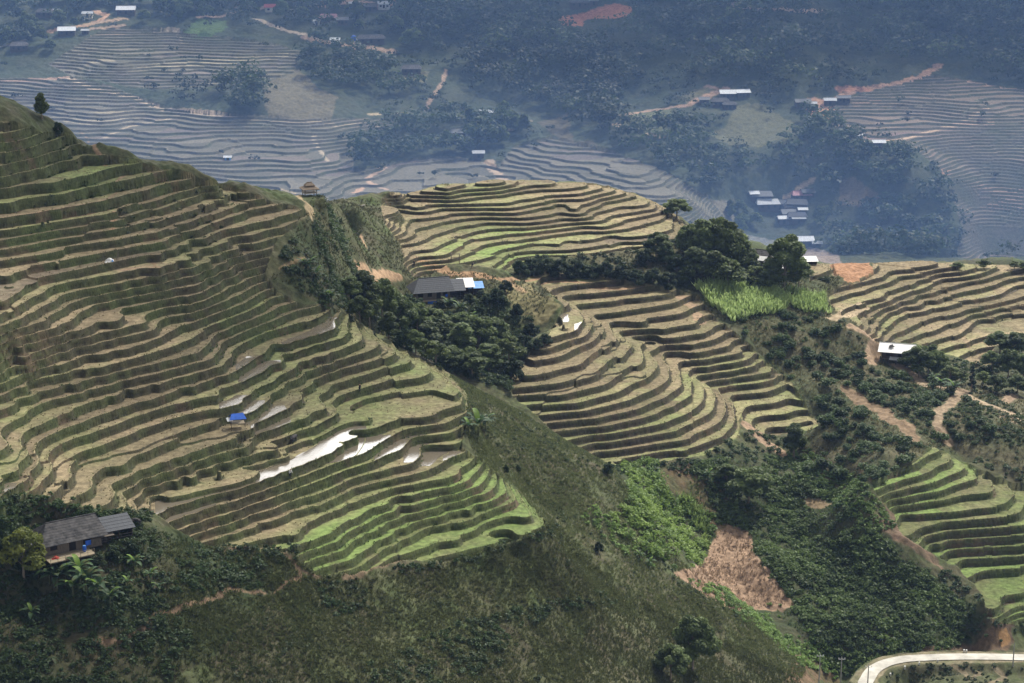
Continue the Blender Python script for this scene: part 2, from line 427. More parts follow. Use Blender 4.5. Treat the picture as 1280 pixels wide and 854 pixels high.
def Z_(tag, pts):
    if tag == 'p': return list(pts)
    if tag == 't': return [(x/2.944, 564+y/2.944) for x, y in pts]
    ox, oy = FAR[tag] if tag in FAR else ZO[tag]
    return [(ox+x*ZS, oy+y*ZS) for x, y in pts]
WIDE_U = UG + (5.0*fbm(XG/9, YG/9, 13, 2)+2.5*noise(XG/1.6, YG/1.6, 15))*np.clip(500/YG,0.5,1.3); WIDE_V = VG + (3.0*fbm(XG/9, YG/9, 19, 2)+1.6*noise(XG/1.6, YG/1.6, 16))*np.clip(500/YG,0.5,1.3)
HF = H0
# ---------------------------------------------------------------- building pads and the road bench
PADS = []      # (u, v, ymin, radius)
def pad(u, v, r, ymin=150.0, dz=0.0):
    p = hit_near(u, v, ymin, H0)
    x, y, z = p
    d = np.hypot(XG-x, YG-y)
    w = np.clip((r*1.5-d)/(r*0.5), 0, 1); w = w*w*(3-2*w)
    H0[:] = H0*(1-w) + (z+dz)*w
for a_ in ((84,690,4.6),(150,672,3.2),(545,376,9),(590,370,6),(468,262,6,490),(1122,452,5.5),(387,247,3.0,380),(296,530,2.5),(945,330,6,440)):
    pad(*a_)
def polydist(xy, pts):
    """distance of points to a world polyline, and the height along it"""
    best = np.full(xy.shape[0], 1e9, np.float32); zz = np.zeros(xy.shape[0], np.float32)
    for (x1, y1, z1), (x2, y2, z2) in zip(pts[:-1], pts[1:]):
        ex, ey = x2-x1, y2-y1; L2 = ex*ex+ey*ey+1e-9
        t = np.clip(((xy[:,0]-x1)*ex+(xy[:,1]-y1)*ey)/L2, 0, 1)
        d = np.hypot(xy[:,0]-x1-t*ex, xy[:,1]-y1-t*ey)
        c = d < best
        best[c] = d[c]; zz[c] = (z1+t*(z2-z1))[c]
    return best, zz
def world_line(tag, pts, ymin=150.0, step=6.0, F=None):
    p = Z_(tag, pts); out = []
    for (a, b), (c, d) in zip(p[:-1], p[1:]):
        n_ = max(1, int(math.hypot(c-a, d-b)/step))
        for i in range(n_): out.append((a+(c-a)*i/n_, b+(d-b)*i/n_))
    out.append(p[-1])
    w = [hit(u, v, ymin, H0 if F is None else F) for u, v in out]
    return [q for q in w if q]
def line_mask(tag, pts, width, ymin=150.0, ragged=0.35):
    w = world_line(tag, pts, ymin)
    if len(w) < 2: return None
    wa = np.array(w)
    bb = (XG > wa[:,0].min()-width*2) & (XG < wa[:,0].max()+width*2) & (YG > wa[:,1].min()-width*2) & (YG < wa[:,1].max()+width*2)
    idx = np.nonzero(bb.ravel())[0]
    d, zz = polydist(np.c_[XG.ravel()[idx], YG.ravel()[idx]], w)
    return idx, d, zz, w
# road: a level bench cut into the hillside
ROAD_PX = [(430,853),(440,840),(470,785),(520,755),(560,740),(630,725),(700,719),(850,713),(1000,711),(1150,713),(1280,716)]
rp = Z_('G', ROAD_PX)
road_w = []
for u, v in rp + [(1320,822),(1380,823)]:
    road_w.append(pt_z(u, v, -176.0 + 0.0*u))
r0 = road_w[0]; road_w.insert(0, (r0[0]-0.8, r0[1]-9, r0[2]-0.6)); road_w.insert(0, (r0[0]+3, r0[1]-30, r0[2]-2.0))
# smooth the road line
def chaikin(p, n_=2):
    p = [np.array(q, float) for q in p]
    for _ in range(n_):
        o = [p[0]]
        for a, b in zip(p[:-1], p[1:]): o += [a*0.75+b*0.25, a*0.25+b*0.75]
        o.append(p[-1]); p = o
    return p
ROAD = [tuple(map(float, q)) for q in chaikin(road_w)]
ra = np.array(ROAD)
bb = (XG > ra[:,0].min()-25) & (XG < ra[:,0].max()+25) & (YG > ra[:,1].min()-25) & (YG < ra[:,1].max()+25)
ridx = np.nonzero(bb.ravel())[0]
rd, rz = polydist(np.c_[XG.ravel()[ridx], YG.ravel()[ridx]], ROAD)
w = np.clip((6.5-rd)/3.8, 0, 1); w = w*w*(3-2*w)
H0.ravel()[ridx] = H0.ravel()[ridx]*(1-w) + (rz-0.12)*w
UG, VG = [q.astype(np.float32) for q in proj(XG, YG, H0)]
# ---------------------------------------------------------------- terraces
ZONES = {
 'main': ([(-250,150),(0,150),(60,165),(87,166),(101,179),(116,190),(169,202),(230,217),(262,226),(300,236),(345,251),(372,259),(390,265),(345,300),(330,345),(345,365),(375,378),(400,380),(440,393),(470,408),(500,432),(530,450),(560,465),(583,492),(585,520),(578,560),(600,578),(640,608),(668,633),(687,655),(640,678),(590,692),(560,702),(500,700),(445,717),(395,717),(368,690),(330,688),(300,684),(260,684),(240,674),(213,655),(190,640),(150,640),(110,634),(60,630),(0,626),(-250,626)], 200, 470, MZ, 1.0),
 'mid': ([(476,250),(500,235),(680,219),(760,226),(835,250),(862,292),(850,302),(790,312),(745,318),(660,324),(632,336),(600,332),(560,330),(540,342),(518,345),(505,330),(500,305),(482,280),(476,262)], 490, 600, MIDZ, SC),
 'spur': ([(640,345),(690,340),(740,343),(850,362),(872,372),(898,400),(922,420),(962,455),(990,478),(1024,532),(960,545),(925,522),(925,545),(880,568),(800,580),(762,584),(700,545),(640,492),(634,470),(655,452),(672,425),(690,410),(705,385),(680,360)], 400, 560, QZ, SC),
 'crestfields': ([(1012,326),(1300,324),(1300,425),(1245,432),(1222,455),(1182,442),(1145,428),(1110,428),(1085,420),(1062,397),(1045,388),(1033,370),(1058,352),(1040,343),(1012,352)], 470, 610, EZ, SC),
 'valleyfields': ([(1088,600),(1130,585),(1165,558),(1182,560),(1222,588),(1262,604),(1420,610),(1420,790),(1240,776),(1228,745),(1200,712),(1170,692),(1150,682),(1128,668),(1118,642),(1098,620)], 380, 450, FZ, SC),
}
FARZ = ([0,200],[-240,-50])           # 0.95 m steps
FAR_ZONES = {
 'flats': [(-60,98),(60,98),(90,95),(140,108),(200,131),(240,138),(300,143),(480,148),(500,153),(470,165),(445,175),(440,230),(470,255),(-60,255)],
 'flats2': [(70,72),(130,36),(170,34),(230,38),(310,50),(375,62),(368,90),(330,102),(190,112),(90,95),(60,80)],
 'mound': [(430,215),(540,197),(600,198),(622,208),(640,184),(690,171),(760,188),(825,210),(885,245),(905,268),(870,285),(800,300),(600,300),(430,265)],
 'slopes': [(1035,135),(1060,122),(1160,95),(1205,101),(1300,115),(1300,345),(1185,345),(1205,290),(1180,215),(1130,180),(1060,172),(1040,155)],
}
dY = np.gradient(YROW)[:,None].astype(np.float32)
gzr = np.gradient(H0, axis=0)/dY
gx = np.gradient(H0, axis=1)/(YG*DA)
gy = gzr - ACOL[None].astype(np.float32)*gx
SLOPE = np.sqrt(gx*gx+gy*gy) + 1e-3
H1 = H0 + 0.8*fbm(XG/14, YG/14, 21, 3)*np.clip(SLOPE*3,0.1,1) + 0.42*fbm(XG/2.4, YG/2.4, 31, 2) + 0.16*noise(XG/0.9, YG/0.9, 33)
H1 = np.where(YG > 700, H1 + 1.6*fbm(XG/30, YG/30, 23, 3), H1)
# ---------------------------------------------------------------- flooded plots
WATER = [
 (6,[(0,400),(0,436),(110,390),(200,356),(420,304),(680,219),(900,124),(1075,14),(1060,-12),(925,-12),(915,50),(860,95),(700,185),(400,285),(170,355)],'long flooded paddy channel across the middle of the near hill'),
 (5,[(575,712),(725,765),(660,870),(530,870)],None),
 (7,[(28,145),(185,195),(150,240),(0,310),(-30,310),(60,220)],'second'),
 (7,[(165,165),(280,212),(270,245),(180,280),(140,290),(205,220)],'third'),
 (7,[(228,166),(335,190),(388,237),(300,305),(330,240)],'fourth'),
 (7,[(405,228),(490,233),(400,310),(375,315),(412,262)],'fifth'),
 (7,[(520,285),(560,280),(520,300),(510,310)],None),
 (6,[(20,478),(40,490),(275,400),(265,390),(170,415),(80,450)],None),
 (5,[(325,308),(450,240),(560,165),(582,165),(584,212),(480,260),(350,306)],None),
 (5,[(100,492),(180,430),(275,392),(270,414),(190,458),(160,482)],None),
 (5,[(80,428),(150,378),(152,396),(110,420)],None),
 (5,[(232,662),(295,632),(328,690),(318,722),(160,778),(215,722)],None),
 (5,[(100,672),(190,602),(200,650),(140,688)],None),
 (5,[(0,612),(105,580),(60,620),(0,645)],None),
 ('C',[(432,198),(472,204),(477,242),(425,280),(418,265)],None),
 ('C',[(503,262),(552,258),(547,292),(500,312)],None),
 ('E',[(990,228),(1060,216),(1150,200),(1240,160),(1255,168),(1150,220)],None),
 (3,[(0,558),(68,522),(72,542),(0,582)],None),
 (3,[(820,690),(960,630),(960,655),(830,705),(780,720)],None),
]
CALM = np.zeros((NR,NC), bool)
for tg, po, _d in WATER:
    y0, y1 = (250, 470) if tg in (3,5,6,7) else (430, 600)
    CALM |= pm(Z_(tg, po), y0, y1, False)
CALM = np.clip(1 - 2.5*blur(blur(CALM, 10), 8), 0.08, 1)
FRAC = np.full((NR,NC), 0.7, np.float32); KLEV = np.zeros((NR,NC), np.int32)
RIS = np.zeros((NR,NC), bool); BND = np.zeros((NR,NC), bool); TER = np.zeros((NR,NC), bool)
ZID = np.zeros((NR,NC), np.uint8); ZLEV = np.zeros((NR,NC), np.float32); MLEV = np.zeros((NR,NC), np.float32); ZTOP = np.zeros((NR,NC), np.float32); RWID = np.full((NR,NC), 0.4, np.float32)
def terrace(mask, zmap, scale, zi, far=False):
    id_ = np.nonzero(mask.ravel())[0]
    x, y, h, s = XG.ravel()[id_], YG.ravel()[id_], H0.ravel()[id_], SLOPE.ravel()[id_]
    zl = np.array(zmap[1])*scale; lv = np.array(zmap[0], float)
    step = abs(np.gradient(np.interp(np.arange(lv[0], lv[-1]+.5), lv, zl)))
    stp = np.interp(np.interp(-(h-CZ), -zl if zl[0] > zl[-1] else zl, lv) if zl[0] > zl[-1] else np.interp(h-CZ, zl, lv), np.arange(lv[0], lv[-1]+.5), step).astype(np.float32)
    wob = stp*(0.20*fbm(x/12, y/12, 41+zi, 2) + 0.045*noise(x/3.5, y/3.5, 55+zi) + 0.015*noise(x/1.2, y/1.2, 56+zi))
    if far: wob = wob + stp*(1.3*fbm(x/55, y/55, 77, 2) + 0.35*fbm(x/14, y/14, 78, 2))
    calm = CALM.ravel()[id_]; wob = wob*calm
    # breaks where neighbouring plots were cut at different heights
    cell = np.floor(noise(x/(34 if not far else 48)+3.1, y/(60 if not far else 30), 90+zi)*2.2 + 0.15*noise(x/4, y/4, 91)).astype(int)
    off = ((cell*7919) % 3 - 1)*0.11*np.clip((calm-0.9)*10, 0, 1) if not far else ((cell*7919) % 5)*0.2
    hh = h - CZ + wob
    if zl[0] > zl[-1]:
        m = np.interp(-hh, -zl, lv)
    else:
        m = lv[-1] - np.interp(hh, zl, lv)
    m = m + off
    k = np.floor(m); f = (m-k).astype(np.float32)
    zk = lambda q: (np.interp(q, lv, zl) if zl[0] > zl[-1] else np.interp(lv[-1]-q, lv, zl))
    za, zb = zk(k-off), zk(k+1-off)
    width = stp/np.maximum(s, 0.04)
    rw = (0.40*stp+0.10)*(1+0.35*noise(x/6, y/6, 61)) + (0.5 if far else 0.0)
    fr_ = np.clip(rw/width, 0.05, 0.55)
    t = np.clip(f/fr_, 0, 1)
    z = zb.astype(np.float32)*1.0
    MLEV.ravel()[id_] = m; ZTOP.ravel()[id_] = za + CZ; RWID.ravel()[id_] = rw
    bw = np.clip((0.6 if far else 0.42)/width, 0.02, 0.25)
    bw = bw*np.where(calm < 0.93, 0.3, 1.0)
    b = f > 1-bw
    z = z + np.where(b, 0.10, 0) + 0.03*noise(x/1.3, y/1.3, 64)
    HF_.ravel()[id_] = z + CZ
    FRAC.ravel()[id_] = f; KLEV.ravel()[id_] = k.astype(int); RIS.ravel()[id_] = t < 0.97; BND.ravel()[id_] = b
    ZLEV.ravel()[id_] = zb + CZ; TER.ravel()[id_] = True; ZID.ravel()[id_] = zi
HF_ = H1.copy()
keepout = np.zeros((NR,NC), bool)
for i, (nm, (poly, y0, y1, zm, sc)) in enumerate(ZONES.items()):
    zmk = pm(poly, y0, y1)
    if nm == 'crestfields': zmk &= ~pm(Z_('E',[(245,20),(470,20),(476,85),(400,134),(338,160),(296,122)]),480,620)
    terrace(zmk, zm, sc, i+1)
for i, (nm, poly) in enumerate(FAR_ZONES.items()):
    terrace(pm(poly, 800, 1200), FARZ, 1.0, 10+i, True)
wgt = blur(TER, 1)
HF = np.where(TER, HF_, H1*(1-wgt) + HF_*wgt)
# every step edge is brought exactly onto its contour, so that the bank tops run as clean curves
YV = YG.copy()
same = TER[:-1] & TER[1:] & (ZID[:-1] == ZID[1:])
k0, k1 = np.floor(MLEV[:-1]), np.floor(MLEV[1:])
ii_, jj_ = np.nonzero(same & (k0 > k1))
kk = k0[ii_,jj_]; m0, m1 = MLEV[ii_,jj_], MLEV[ii_+1,jj_]
t_ = np.clip((m0-kk)/np.maximum(m0-m1, 1e-5), 0, 1); yc = YROW[ii_] + t_*(YROW[ii_+1]-YROW[ii_])
up_z = ZLEV[ii_+1,jj_]; lo_z = ZLEV[ii_,jj_]
YV[ii_+1,jj_] = yc
rwv = RWID[ii_,jj_]*(1+0.15*noise(XG[ii_,jj_]/1.5, YG[ii_,jj_]/1.5, 65))
YV[ii_,jj_] = np.maximum(yc-np.maximum(rwv,0.12), YROW[np.maximum(ii_-1,0)]+0.04)
HF[ii_+1,jj_] = up_z + np.where(YG[ii_+1,jj_] < 700, 0.10, 0.08) + 0.025*noise(XG[ii_,jj_]/0.8, YG[ii_,jj_]/0.8, 66)
HF[ii_,jj_] = lo_z + 0.03*noise(XG[ii_,jj_]/0.7, YG[ii_,jj_]/0.7, 67)
# where there is room the bank gets a middle row, so that it leans and bulges
MIDR = np.zeros((NR,NC), bool)
im = np.maximum(ii_-1, 0); i2 = np.maximum(ii_-2, 0)
room = TER[im,jj_] & (ZID[im,jj_] == ZID[ii_,jj_]) & (np.floor(MLEV[im,jj_]) == kk) & (ii_ > 2)
ia, ja = ii_[room], jj_[room]
YV[ia,ja] = np.maximum(yc[room]-0.42*rwv[room], YROW[ia-1]+0.05)
HF[ia,ja] = lo_z[room] + (up_z[room]-lo_z[room])*(0.48+0.10*noise(XG[ia,ja]/2.0, YG[ia,ja]/2.0, 68))
MIDR[ia,ja] = True
YV[ia-1,ja] = np.maximum(np.minimum(yc[room]-rwv[room], YV[ia,ja]-0.05), YROW[np.maximum(ia-2,0)]+0.04)
HF[ia-1,ja] = lo_z[room] + 0.03*noise(XG[ia-1,ja]/0.7, YG[ia-1,ja]/0.7, 67)
BND[ii_+1,jj_] = True; RIS[ii_+1,jj_] = False
XV = (YV*ACOL[None]).astype(np.float32)
# keep pads and road level
def relevel(u, v, r, ymin=150.0):
    x, y, z = hit_near(u, v, ymin, H0)
    d = np.hypot(XG-x, YG-y); w_ = np.clip((r*1.3-d)/(r*0.3), 0, 1)
    HF[:] = HF*(1-w_) + H0*w_
    c = w_ > 0.5
    RIS[c] = False; BND[c] = False
for a_ in ((84,690,4.6),(150,672,3.0),(545,376,8),(590,370,5),(1122,452,5),(387,247,2.2,380),(945,330,5,440)):
    relevel(*a_)
w = np.clip((4.0-rd)/1.5, 0, 1)
HF.ravel()[ridx] = HF.ravel()[ridx]*(1-w) + H0.ravel()[ridx]*w
print('terraces', round(time.time()-T0,1))
# ---------------------------------------------------------------- land cover: what each patch of ground is made of
COL = np.zeros((NR,NC,3), np.float32)
n1 = fbm(XG/9, YG/9, 101, 3); n2 = fbm(XG/2.0, YG/2.0, 111, 2); n3 = fbm(XG/30, YG/30, 121, 2); n4 = noise(XG/0.7, YG/0.7, 131)
PATHM = np.zeros(NR*NC, bool)
def mix(a, b, t):
    t = np.clip(t, 0, 1)[...,None]
    return np.asarray(a, np.float32)*(1-t) + np.asarray(b, np.float32)*t
C_scrub, C_grn, C_dk = (0.078,0.070,0.042), (0.068,0.090,0.034), (0.040,0.052,0.024)
COL[:] = mix(C_scrub, C_grn, 0.5+0.7*n1+0.4*n2)
far = YG > 700
COL[far] = mix((0.055,0.062,0.034), (0.042,0.056,0.028), 0.5+n1)[far]
def paint(mask, c1, c2=None, t=None):
    if mask is None: return
    if c2 is None: c2 = tuple(0.75*q for q in c1)
    tt = 0.5+0.6*n2+0.4*n1 if t is None else t
    COL[mask] = mix(c1, c2, tt[mask])
WIDE[0] = True
# near slopes
paint(pm([(560,470),(590,480),(640,505),(770,590),(850,700),(1010,835),(1000,870),(700,870),(760,740),(690,640),(600,570),(575,500)],300,430), (0.085,0.105,0.048),(0.10,0.088,0.055))
paint(pm([(-20,660),(200,660),(330,690),(330,760),(200,870),(-20,870)],200,340), (0.040,0.055,0.022),(0.075,0.060,0.036), 0.35+0.8*n1)
paint(pm([(850,580),(920,560),(1010,580),(1130,690),(1230,770),(1200,810),(1060,850),(1010,835),(860,700),(800,640),(760,590)],360,480), (0.038,0.056,0.022),(0.060,0.060,0.032))
paint(pm([(400,250),(470,330),(520,340),(640,420),(640,500),(560,460),(430,390),(340,350),(350,300)],380,560), (0.055,0.072,0.030),(0.085,0.080,0.042))
paint(pm([(630,320),(740,315),(860,300),(900,270),(1000,330),(1050,340),(1050,395),(1130,460),(1290,420),(1290,600),(1180,560),(1130,585),(1020,600),(1000,480),(900,400),(740,342),(640,345)],420,600), (0.105,0.095,0.056),(0.060,0.072,0.034), 0.5+0.9*n1+0.4*n2)
paint(pm(Z_('C',[(110,60),(240,60),(400,150),(425,200),(370,270),(280,290),(130,150)]),440,540), (0.21,0.18,0.095),(0.15,0.14,0.065))
BAREP = [(430,680),(540,640),(620,560),(640,470),(690,400),(840,450),(900,600),(980,700),(1070,830),(1010,870),(740,870)]
paint(pm(Z_('H',[(430,680),(540,640),(620,560),(640,470),(690,400),(840,450),(900,600),(980,700),(1070,830),(1010,870),(740,870)]),350,450), (0.30,0.205,0.138),(0.22,0.15,0.10), 0.5+0.9*n4)
paint(pm(Z_('H',[(340,110),(640,60),(740,120),(700,420),(640,480),(560,270),(440,230)]),380,470), (0.15,0.10,0.062),(0.075,0.075,0.034))
paint(pm(Z_('D',[(790,450),(880,470),(970,560),(1110,670),(1110,700),(900,580)]),380,480), (0.30,0.21,0.14))
paint(pm(Z_('E',[(250,38),(460,34),(472,85),(400,130),(340,155),(300,120)]),480,620), (0.40,0.185,0.09),(0.33,0.16,0.08))
paint(pm(Z_('F',[(380,440),(430,430),(560,640),(700,853),(600,853),(440,690),(540,690),(540,650)]),380,470), (0.17,0.115,0.08),(0.09,0.075,0.045))
paint(pm(Z_('G',[(520,0),(610,0),(860,240),(850,260),(640,110)]),380,470), (0.17,0.115,0.08),(0.09,0.075,0.045))
paint(pm(Z_('G',[(1120,520),(1220,520),(1230,640),(1180,690),(700,690),(760,655),(1000,640)]),380,470), (0.14,0.095,0.06),(0.085,0.062,0.042))
paint(pm(Z_('G',[(80,690),(200,720),(300,853),(100,853),(0,853)]),330,420), (0.19,0.12,0.08),(0.08,0.075,0.035))
paint(pm(Z_('G',[(1130,560),(1190,560),(1210,640),(1150,660)]),380,470), (0.30,0.18,0.085))
# pale bench beside and under the road
wsh = rd < 2.5+0.9*noise(XG.ravel()[ridx]/3, YG.ravel()[ridx]/3, 5)
COL.reshape(-1,3)[ridx[wsh]] = mix((0.20,0.17,0.11),(0.13,0.125,0.07), 0.5+n2.ravel()[ridx[wsh]])
# terraces: treads, rims and risers
GRN = [(600,640,.9),(500,650,.9),(430,700,.9),(640,665,1),(480,610,.5),(500,560,.35),(540,500,.35),(480,470,.5),(420,480,.4),(300,420,.5),(240,400,.2),(100,560,.22),(200,560,.10),(150,450,.12),(50,490,.45),(0,600,.4),(300,620,.12),(250,300,.35),(100,200,.45),(0,250,.3),(50,330,.15),(200,350,.05),(350,330,.2),(560,300,.5),(600,310,.7),(650,320,.5),(500,280,.3),(480,310,.2),(700,240,.12),(800,270,.12),(740,480,.2),(800,550,.5),(700,420,.15),(850,400,.12),(900,420,.2),(950,480,.35),(1150,360,.12),(1100,400,.4),(1100,340,.15),(1240,350,.2),(1150,620,.95),(1240,700,1),(1240,620,.7),(1220,740,1),(100,400,.05),(120,160,.5)]
ga_ = np.array(GRN, np.float32)
ti = np.nonzero(TER.ravel())[0]
tu, tv = UG.ravel()[ti], VG.ravel()[ti]
num = np.zeros(len(ti), np.float32); den = np.zeros(len(ti), np.float32)
for gu, gv, gg in ga_:
    ww = 1.0/((tu-gu)**2+(tv-gv)**2*1.6+600)**1.5
    num += ww*gg; den += ww
green = np.zeros(NR*NC, np.float32); green[ti] = num/den
green = green.reshape(NR,NC)
green[far & TER] = 0.10
klr = _h(KLEV.ravel().astype(np.int64), ZID.ravel().astype(np.int64)*31+np.floor(noise(XG/40, YG/40, 140)*2).ravel().astype(np.int64), 5).reshape(NR,NC)
klr2 = _h(KLEV.ravel().astype(np.int64), ZID.ravel().astype(np.int64)*17+np.floor(noise(XG/55, YG/55, 141)*2).ravel().astype(np.int64), 6).reshape(NR,NC)
STRAW, STRAW2, LUSH, MUD = np.array((0.240,0.190,0.116)), np.array((0.180,0.153,0.087)), np.array((0.130,0.180,0.055)), np.array((0.135,0.105,0.080))
tread = mix(STRAW, STRAW2, klr*1.1-0.1+0.5*n1)
gt = green*1.25-0.27+0.55*(klr2-0.5)+0.35*n1+0.15*n2
tread = tread*(1-np.clip(gt,0,1)[...,None]) + LUSH.astype(np.float32)*np.clip(gt,0,1)[...,None]
mud = np.clip((klr-0.80)*5,0,1)*np.clip(1.2-2.2*green,0,1)*np.clip(0.5+2.2*n3,0,1)
tread = tread*(1-mud[...,None]) + MUD.astype(np.float32)*mud[...,None]
tread *= (0.78 + 0.44*klr2 + 0.10*n3)[...,None]
# stubble: short rows of cut stems
tread *= (1 + 0.20*n4 + 0.16*n2)[...,None]
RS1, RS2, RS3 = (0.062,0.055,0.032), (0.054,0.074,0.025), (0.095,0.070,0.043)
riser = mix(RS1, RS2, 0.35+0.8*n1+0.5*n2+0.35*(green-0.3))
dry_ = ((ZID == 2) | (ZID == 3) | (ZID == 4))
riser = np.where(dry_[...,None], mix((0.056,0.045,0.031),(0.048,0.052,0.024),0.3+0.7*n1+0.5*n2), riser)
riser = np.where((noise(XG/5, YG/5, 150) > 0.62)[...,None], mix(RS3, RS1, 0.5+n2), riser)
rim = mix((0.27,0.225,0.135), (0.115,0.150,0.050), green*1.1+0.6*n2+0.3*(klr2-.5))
nearm = TER & ~far
COL[nearm] = tread[nearm]
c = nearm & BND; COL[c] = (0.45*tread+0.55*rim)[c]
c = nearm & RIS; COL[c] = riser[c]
farm = TER & far
ftread = mix((0.160,0.146,0.108), (0.092,0.088,0.063), klr*1.2+0.5*n3+0.3*n1)
ftread = np.where(((klr2 > 0.72) & (n3 > -0.1))[...,None], mix((0.11,0.095,0.085),(0.15,0.125,0.10),klr), ftread)
ftread = np.where((ZID == 13)[...,None], ftread*np.array((1.18,0.98,0.95), np.float32), ftread)
COL[farm] = ftread[farm]
c = farm & RIS; COL[c] = mix((0.095,0.088,0.066),(0.065,0.072,0.042),0.5+n1)[c]
c = farm & BND; COL[c] = mix((0.23,0.205,0.15),(0.14,0.13,0.092),0.5+1.1*n3+0.6*n1+0.4*n2)[c]
# upper left: risers with bare red earth
rr = pm([(-60,215),(70,225),(150,262),(150,285),(60,280),(-60,285)],300,460) & RIS
paint(rr, (0.115,0.068,0.042),(0.065,0.052,0.036))
# mixed plots that are not flat treads
paint(pm(Z_(4,[(500,600),(680,540),(740,620),(640,720),(500,700)]),380,480)&~BND, (0.11,0.105,0.055),(0.07,0.08,0.035))
for tg, po, y0, y1, c1 in (
  ('A',[(370,475),(540,515),(560,545),(760,555),(830,595),(640,592),(560,570),(430,545)],440,560,(0.34,0.22,0.125)),
  ('E',[(248,30),(462,30),(474,85),(400,130),(340,155),(300,120)],480,620,(0.35,0.195,0.11)),
  ('C',[(100,30),(170,40),(260,110),(180,90)],440,560,(0.34,0.24,0.14)),
  ('E',[(1080,420),(1110,560),(1010,610),(1050,560),(1080,480)],440,560,(0.22,0.185,0.10)),
  ('E',[(1150,830),(1280,860),(1280,900),(1140,870)],430,500,(0.34,0.27,0.19)),
  ('F',[(1130,180),(1160,130),(1280,160),(1180,185)],430,500,(0.34,0.27,0.19)),
  ('f1',[(440,328),(620,310),(610,335),(460,345)],800,1200,(0.28,0.245,0.17)),
  ('f1',[(700,368),(850,343),(1280,298),(1540,278),(1540,300),(1300,330),(1000,362)],800,1200,(0.30,0.26,0.175)),
  ('f1',[(440,598),(560,583),(810,590),(620,607)],800,1200,(0.30,0.26,0.18)),
  ('f1',[(330,638),(500,633),(860,620),(520,660),(480,670),(350,650)],800,1200,(0.32,0.28,0.20)),
  ('f1',[(960,180),(1060,100),(1200,115),(1225,150),(1050,208)],800,1250,(0.095,0.15,0.05)),
  ('f2',[(110,140),(320,110),(420,220),(520,260),(480,380),(150,370)],800,1200,(0.135,0.12,0.072)),
  ('f2',[(860,140),(1010,135),(990,180),(860,185)],800,1200,(0.16,0.15,0.075)),
  ('f4',[(590,310),(720,300),(900,380),(930,450),(850,510),(620,540),(420,450),(540,420)],800,1200,(0.115,0.115,0.058)),
  ('f5',[(300,690),(370,680),(570,850),(290,850)],800,1200,(0.15,0.115,0.07)),
  ('f5',[(940,700),(1280,745),(1280,860),(1060,860),(1000,760)],800,1200,(0.27,0.185,0.135)),
  ('f5',[(1180,500),(1290,470),(1290,550),(1200,520)],800,1200,(0.30,0.26,0.17)),
  ('f5',[(830,640),(880,640),(890,680),(850,690)],800,1200,(0.34,0.20,0.13)),
  ('p',[(698,20),(735,12),(768,2),(792,8),(784,20),(735,22),(728,33),(700,30)],800,1300,(0.46,0.19,0.10)),
  ('p',[(1000,130),(1035,122),(1045,135),(1040,148),(1015,145)],800,1300,(0.40,0.21,0.13)),
  ('f3',[(560,230),(720,180),(760,330),(900,360),(850,330),(700,330)],800,1200,(0.10,0.088,0.055)),
  ('f3',[(980,200),(1280,140),(1280,300),(1050,270)],800,1200,(0.105,0.115,0.058)),
  ('f4',[(440,200),(540,210),(450,260),(340,300),(300,260)],800,1200,(0.115,0.11,0.06)),
  ('B',[(960,170),(1180,170),(1180,390),(1060,330),(1000,230)],700,1000,(0.17,0.155,0.11)),
  ('p',[(1000,305),(1050,320),(1050,335),(1000,335)],700,1000,(0.24,0.19,0.15)),
  ('p',[(900,285),(960,298),(1000,310),(950,325),(900,300)],700,1000,(0.20,0.20,0.17)),
  ):
    paint(pm(Z_(tg, po), y0, y1) & ~(RIS & (YG < 700)), c1)
